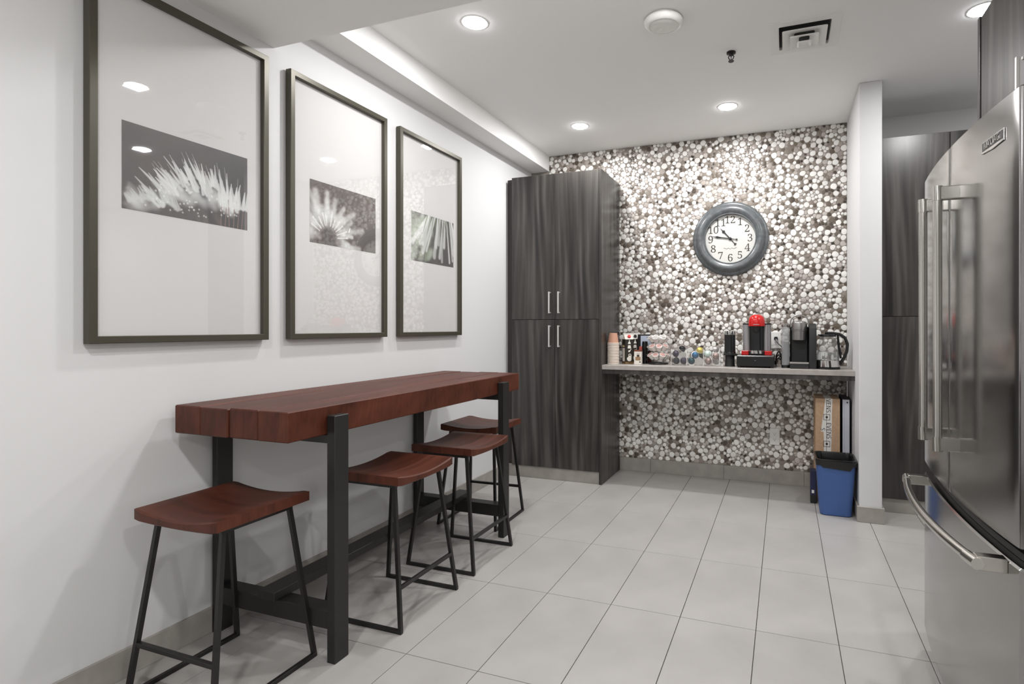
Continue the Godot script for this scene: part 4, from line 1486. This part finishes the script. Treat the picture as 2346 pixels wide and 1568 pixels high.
func capsule_machine() -> void:
	var d := thing("capsule_box", Vector3(-0.198, CT, -4.13), "low black capsule storage box under the red coffee machine", "box")
	part("box", B.new().span(Vector3(-0.13, 0.008, -0.33), Vector3(0.128, 0.088, -0.004), 0.004), M.plastic_black, d)
	part("drawer_front", B.new().span(Vector3(-0.128, 0.012, -0.004), Vector3(0.126, 0.082, 0.0), 0.0015), M.plastic_black, d)
	part("knob", B.new().box(Vector3(0.0, 0.05, 0.003), Vector3(0.014, 0.007, 0.006), 0.002), M.fridge_dark, d)
	for x in [-0.115, 0.113]:
		for z in [-0.31, -0.02]:
			part("foot", B.new().box(Vector3(x, 0.004, z), Vector3(0.02, 0.008, 0.02)), M.plastic_black, d)
	var t := thing("capsule_machine", Vector3(-0.193, CT + 0.0885, -4.26), "red and black capsule coffee machine standing on the drawer", "coffee machine")
	part("base", B.new().prism(rounded(0.056, 0.085, 0.02), 0.0, 0.03, 0.003), M.plastic_black, t)
	for s in [-1.0, 1.0]:
		var ft := B.new()
		ft.xf = Transform3D(Basis(), Vector3(s * 0.0785, 0, 0.03))
		ft.prism(rounded(0.0275, 0.035, 0.009), 0.0, 0.03, 0.002)
		part("red_foot", ft, M.red, t)
		var tk := B.new()
		tk.xf = Transform3D(Basis(), Vector3(s * 0.07, 0, -0.015))
		tk.prism(rounded(0.03, 0.045, 0.028, 8), 0.031, 0.222)
		part("side_tank", tk, mat(rgb(168, 167, 168), 0.2, 0.6), t, "silver grey side tank")
		var tl := B.new()
		tl.xf = Transform3D(Basis(), Vector3(s * 0.07, 0, -0.015))
		tl.prism(rounded(0.032, 0.047, 0.029, 8), 0.222, 0.232, 0.002)
		part("tank_lid", tl, M.plastic_black, t)
	var col := B.new()
	col.xf = Transform3D(Basis(), Vector3(0, 0, -0.02))
	col.prism(rounded(0.054, 0.07, 0.04, 8), 0.03, 0.225)
	part("column", col, M.plastic_black, t)
	part("drip_tray", B.new().lathe(Vector3(0, 0, 0.055), [Vector2(0.0, 0.012), Vector2(0.05, 0.012), Vector2(0.05, 0.034), Vector2(0.045, 0.036), Vector2(0.0, 0.035)], 28), M.chrome, t)
	var hd := B.new()
	hd.xf = Transform3D(Basis(), Vector3(0, 0, 0.02))
	var rings := []
	for e in [[0.21, 0.056, 0.075], [0.212, 0.058, 0.078], [0.24, 0.058, 0.078], [0.262, 0.055, 0.074], [0.28, 0.046, 0.064], [0.292, 0.03, 0.046], [0.297, 0.012, 0.02]]:
		var ring := []
		for p in rounded(e[1], e[2], e[1] * 0.95, 7):
			ring.append(Vector3(p.x, e[0], p.y))
		rings.append(ring)
	hd.loft(rings)
	part("red_head", hd, M.red, t, "glossy red domed head")
	part("lever", B.new().tube([Vector3(0, 0.302, 0.0), Vector3(0, 0.3, 0.03), Vector3(0, 0.288, 0.062)], 0.0055, 8), M.chrome, t)
	part("name_strip", B.new().box(Vector3(0, 0.222, 0.0985), Vector3(0.042, 0.004, 0.001)), M.chrome, t)
	part("spout", B.new().lathe(Vector3(0, 0, 0.055), [Vector2(0.0, 0.165), Vector2(0.014, 0.168), Vector2(0.022, 0.185), Vector2(0.03, 0.209), Vector2(0.0, 0.209)], 20), M.plastic_soft, t)

func pod_brewer() -> void:
	var t := thing("pod_brewer", Vector3(0.094, CT, -4.25), "black single-cup pod brewer with brushed silver head and arched handle", "coffee maker")
	part("base", B.new().span(Vector3(-0.06, 0, -0.13), Vector3(0.066, 0.032, 0.105), 0.004), M.plastic_soft, t)
	part("drip_tray", B.new().span(Vector3(-0.062, 0.0325, 0.0), Vector3(0.066, 0.046, 0.107), 0.003), M.steel_bright, t)
	part("tray_grid", B.new().span(Vector3(-0.05, 0.0462, 0.01), Vector3(0.054, 0.049, 0.098), 0.001), M.plastic_black, t)
	part("back_tower", B.new().span(Vector3(-0.058, 0.033, -0.13), Vector3(0.068, 0.3, -0.004), 0.012), M.plastic_soft, t)
	# bulging right flank
	var fl := B.new()
	fl.xf = Transform3D(Basis(Vector3.BACK, Vector3.RIGHT, Vector3.UP).inverse(), Vector3.ZERO)
	var side := [Vector2(-0.13, 0.0), Vector2(0.1, 0.0), Vector2(0.105, 0.05), Vector2(0.103, 0.22), Vector2(0.09, 0.285), Vector2(0.04, 0.318), Vector2(-0.06, 0.318), Vector2(-0.125, 0.29)]
	var r0 := []
	var r1 := []
	var r2 := []
	for p in side:
		r0.append(Vector3(0.068, p.y, p.x))
		r1.append(Vector3(0.106, p.y, p.x))
		r2.append(Vector3(0.115, 0.006 + p.y * 0.965, p.x * 0.94))
	var fb := B.new()
	fb.loft([r0, r1, r2])
	part("side_shell", fb, M.plastic_soft, t, "curved dark side shell")
	var hd := B.new()
	hd.xf = Transform3D(Basis(), Vector3(0.004, 0, 0.035))
	hd.lathe(Vector3.ZERO, [Vector2(0.0, 0.2), Vector2(0.046, 0.2), Vector2(0.048, 0.204), Vector2(0.048, 0.262), Vector2(0.05, 0.264), Vector2(0.05, 0.27), Vector2(0.0, 0.27)], 36)
	part("lower_head", hd, M.steel_dull, t, "brushed steel brew head")
	var h2 := B.new()
	h2.xf = Transform3D(Basis(), Vector3(0.004, 0, 0.03))
	h2.lathe(Vector3.ZERO, [Vector2(0.052, 0.271), Vector2(0.053, 0.275), Vector2(0.052, 0.318), Vector2(0.046, 0.33), Vector2(0.02, 0.336), Vector2(0.0, 0.337)], 36)
	part("upper_head", h2, M.steel_dull, t, "brushed steel lid")
	var hp := []
	for i in 13:
		var a := PI * i / 12.0
		hp.append(Vector3(0.004 - cos(a) * 0.06, 0.305 + pow(sin(a), 0.6) * 0.072, 0.055))
	part("handle", B.new().tube(hp, 0.005, 8), M.steel_dull, t, "arched chrome handle")
	# water tank at the left
	var tk := B.new()
	tk.xf = Transform3D(Basis(), Vector3(-0.088, 0, -0.02))
	tk.prism(rounded(0.027, 0.075, 0.02), 0.02, 0.292)
	part("water_tank", tk, glass(rgb(176, 178, 180), 0.5, 0.1), t, "smoky clear water tank")
	var tl := B.new()
	tl.xf = Transform3D(Basis(), Vector3(-0.088, 0, -0.02))
	tl.prism(rounded(0.029, 0.077, 0.02), 0.293, 0.312, 0.004)
	part("tank_lid", tl, M.steel, t)
	var tf := B.new()
	tf.xf = Transform3D(Basis(), Vector3(-0.088, 0, -0.02))
	tf.prism(rounded(0.028, 0.076, 0.02), 0.0, 0.0195)
	part("tank_foot", tf, M.plastic_black, t)
	part("tank_pillar", B.new().span(Vector3(-0.104, 0.022, -0.08), Vector3(-0.066, 0.185, 0.045), 0.003), M.plastic_black, t)

func kettle() -> void:
	var t := thing("glass_kettle", Vector3(0.285, CT, -4.21), "clear glass electric kettle with black handle and steel base", "kettle")
	part("base", B.new().lathe(Vector3.ZERO, [Vector2(0.0, 0.0), Vector2(0.078, 0.0), Vector2(0.079, 0.012), Vector2(0.074, 0.014), Vector2(0.0, 0.014)], 40), M.plastic_black, t)
	part("steel_band", B.new().lathe(Vector3.ZERO, [Vector2(0.07, 0.014), Vector2(0.0765, 0.016), Vector2(0.0755, 0.06), Vector2(0.072, 0.063), Vector2(0.0, 0.063)], 40), M.chrome, t)
	part("glass_body", B.new().lathe(Vector3.ZERO, [Vector2(0.0735, 0.0632), Vector2(0.072, 0.1), Vector2(0.064, 0.16), Vector2(0.054, 0.205), Vector2(0.051, 0.225), Vector2(0.0485, 0.225), Vector2(0.0515, 0.204), Vector2(0.0615, 0.159), Vector2(0.0695, 0.099), Vector2(0.071, 0.0632)], 40), M.clear, t)
	var water := mat(rgb(245, 250, 250), 0.0)
	water.albedo_color.a = 0.02
	water.refraction_enabled = true
	water.refraction_scale = 0.033
	part("water", B.new().lathe(Vector3.ZERO, [Vector2(0.0, 0.064), Vector2(0.069, 0.064), Vector2(0.068, 0.1), Vector2(0.0655, 0.118), Vector2(0.0, 0.118)], 40), water, t)
	part("collar", B.new().lathe(Vector3.ZERO, [Vector2(0.05, 0.2255), Vector2(0.053, 0.227), Vector2(0.052, 0.238), Vector2(0.047, 0.242), Vector2(0.0, 0.243)], 40), M.plastic_black, t)
	part("spout", B.new().loft([[Vector3(-0.05, 0.226, -0.02), Vector3(-0.05, 0.226, 0.02), Vector3(-0.05, 0.24, 0.018), Vector3(-0.05, 0.24, -0.018)], [Vector3(-0.066, 0.236, -0.005), Vector3(-0.066, 0.236, 0.005), Vector3(-0.064, 0.242, 0.005), Vector3(-0.064, 0.242, -0.005)]]), M.chrome, t)
	var pts := [Vector3(-0.02, 0.25, 0), Vector3(0.03, 0.249, 0), Vector3(0.075, 0.242, 0), Vector3(0.108, 0.218, 0), Vector3(0.124, 0.175, 0), Vector3(0.12, 0.125, 0), Vector3(0.104, 0.082, 0), Vector3(0.088, 0.055, 0), Vector3(0.08, 0.03, 0)]
	var cv := Curve3D.new()
	for i in pts.size():
		var tg := Vector3.ZERO
		if i > 0 and i < pts.size() - 1:
			tg = (pts[i + 1] - pts[i - 1]) / 6.0
		cv.add_point(pts[i], -tg, tg)
	var sm := []
	for i in 31:
		sm.append(cv.sample_baked(cv.get_baked_length() * i / 30.0))
	part("handle", B.new().tube(sm, 0.0105, 10), M.plastic_black, t, "curved black handle")
	part("hinge_arm", B.new().tube([Vector3(0.062, 0.236, 0), Vector3(0.068, 0.17, 0), Vector3(0.082, 0.075, 0)], 0.008, 8), M.plastic_black, t)

# ------------------------------------------------------------------ under the counter
func under_counter() -> void:
	outlet(Vector3(-0.073, 0.367, ZB + 0.0052), "white wall outlet low on the pebble wall under the counter")
	# cardboard box with printed tape
	var t := thing("cardboard_box", Vector3(0.284, 0, -4.36), "tall brown cardboard box with printed white tape behind the blue bin", "box")
	var cb := mat(Color.WHITE, 0.85)
	cb.albedo_texture = mottle(rgb(184, 152, 122), rgb(196, 165, 136), 90, 0.03)
	cb.uv1_triplanar = true
	cb.uv1_scale = Vector3(4, 4, 4)
	part("box", B.new().span(Vector3(-0.079, 0, -0.14), Vector3(0.079, 0.718, 0.14), 0.0015), cb, t)
	part("flap_seam", B.new().span(Vector3(-0.0012, 0.7182, -0.139), Vector3(0.0012, 0.7186, 0.139)), M.carcass, t)
	var wh := mat(rgb(232, 229, 224), 0.35)
	var tp := B.new()
	tp.xf = Transform3D(Basis(Vector3.RIGHT, PI / 2), Vector3(0, 0, 0.1401))
	var outl := []
	for p in [[-0.016, 0.7185], [0.031, 0.7185], [0.027, 0.62], [0.027, 0.53], [0.024, 0.42], [0.018, 0.25], [-0.026, 0.25], [-0.024, 0.42], [-0.027, 0.484], [-0.044, 0.486], [-0.036, 0.55], [-0.026, 0.62]]:
		outl.append(Vector2(p[0], -p[1]))
	tp.prism(outl, 0.0, 0.0004)
	part("tape", tp, wh, t, "white packing tape with black print")
	part("tape", B.new().span(Vector3(-0.02, 0.7187, -0.139), Vector3(0.026, 0.719, 0.1405)), wh, t)
	var ink := mat(rgb(26, 25, 25), 0.6)
	var pr := B.new()
	pr.span(Vector3(-0.0085, 0.32, 0.1406), Vector3(-0.0065, 0.718, 0.141))
	for yy in [0.588, 0.4]:
		pr.box(Vector3(-0.006, yy, 0.1409), Vector3(0.013, 0.0145, 0.0004))
		for s in [-1.0, 1.0]:
			pr.box(Vector3(-0.006 + s * 0.0195, yy, 0.1409), Vector3(0.003, 0.042, 0.0004))
			pr.box(Vector3(-0.006, yy + s * 0.0195, 0.1409), Vector3(0.042, 0.003, 0.0004))
	part("tape_print", pr, ink, t)
	for e in [["VENS", 0.668, 0.005], ["EVENS", 0.494, 0.007], ["S", 0.502, -0.031]]:
		var o := part("lettering", text_mesh(e[0], 0.04, 0.0004), ink, t)
		o.position = Vector3(e[2], e[1], 0.141)
		o.rotation.z = -PI / 2
	t = thing("flat_white_box", Vector3(0.4, 0, -4.36), "narrow bluish white box standing between the cardboard box and partition", "box")
	part("box", B.new().span(Vector3(-0.022, 0, -0.14), Vector3(0.026, 0.72, 0.138), 0.0015), mat(rgb(40, 38, 38), 0.6), t)
	part("front_face", B.new().span(Vector3(-0.021, 0.002, 0.1381), Vector3(0.0225, 0.716, 0.1395)), mat(rgb(196, 198, 210), 0.5), t, "bluish white face")
	var ey := B.new()
	ey.xf = Transform3D(Basis(Vector3.RIGHT, PI / 2), Vector3(0.009, 0.697, 0))
	ey.lathe(Vector3.ZERO, [Vector2(0.0055, 0.1396), Vector2(0.005, 0.1402), Vector2(0.0, 0.1402)], 14)
	part("hand_hole", ey, M.plastic_black, t)
	part("print_stripe", B.new().span(Vector3(-0.013, 0.1, 0.1396), Vector3(-0.0105, 0.68, 0.14)), mat(rgb(160, 162, 180), 0.5), t)
	t = thing("dark_blue_carton", Vector3(0.196, 0, -4.16), "small dark blue box on the floor behind the blue bin", "box")
	part("box", B.new().span(Vector3(-0.028, 0, -0.05), Vector3(0.008, 0.225, 0.03), 0.001), mat(rgb(34, 38, 72), 0.5), t)
	part("barcode_label", B.new().span(Vector3(-0.02, 0.07, 0.0301), Vector3(-0.004, 0.092, 0.0306)), wh, t)
	part("dark_band", B.new().span(Vector3(-0.0283, 0.0, -0.0503), Vector3(0.0083, 0.06, 0.0303)), M.plastic_black, t)
	# bin with black liner
	t = thing("waste_bin", Vector3(0.311, 0, -3.99), "blue plastic wastebasket lined with a black bag", "wastebasket")
	var outer := []
	var sec := func(y: float, ins: float) -> Array:
		var u := y / 0.365
		var ring := []
		for p in rounded(lerpf(0.094, 0.117, u) - ins, lerpf(0.098, 0.13, u) - ins, lerpf(0.03, 0.04, u), 6):
			ring.append(Vector3(p.x, y, p.y))
		return ring
	part("tub", B.new().loft([sec.call(0.0, 0.006), sec.call(0.006, 0.0), sec.call(0.12, 0.0), sec.call(0.25, 0.0), sec.call(0.352, 0.0), sec.call(0.355, -0.003), sec.call(0.365, -0.003), sec.call(0.365, 0.003), sec.call(0.2, 0.004), sec.call(0.02, 0.004)], true, true), mat(rgb(62, 92, 148), 0.45), t)
	var bag := B.new()
	var rings := []
	var prof := [[0.322, -0.0045], [0.33, -0.006], [0.345, -0.0058], [0.36, -0.0075], [0.3685, -0.005], [0.3685, 0.003], [0.355, 0.007], [0.3, 0.012], [0.2, 0.016], [0.1, 0.02]]
	var rr := RandomNumberGenerator.new()
	rr.seed = 9
	var hem := []
	for i in 24:
		hem.append(rr.randf_range(-0.008, 0.012) + 0.01 * sin(i * 0.9))
	for k in prof.size():
		var ring: Array = sec.call(prof[k][0], prof[k][1])
		for i in ring.size():
			if k == 0:
				ring[i].y += hem[i]
			if k >= 6:
				ring[i] += Vector3(rr.randf_range(-0.004, 0.004), 0, rr.randf_range(-0.004, 0.004))
		rings.append(ring)
	bag.loft(rings, false, true)
	part("bin_liner", bag, mat(rgb(18, 18, 19), 0.22), t, "glossy black bag folded over the rim")
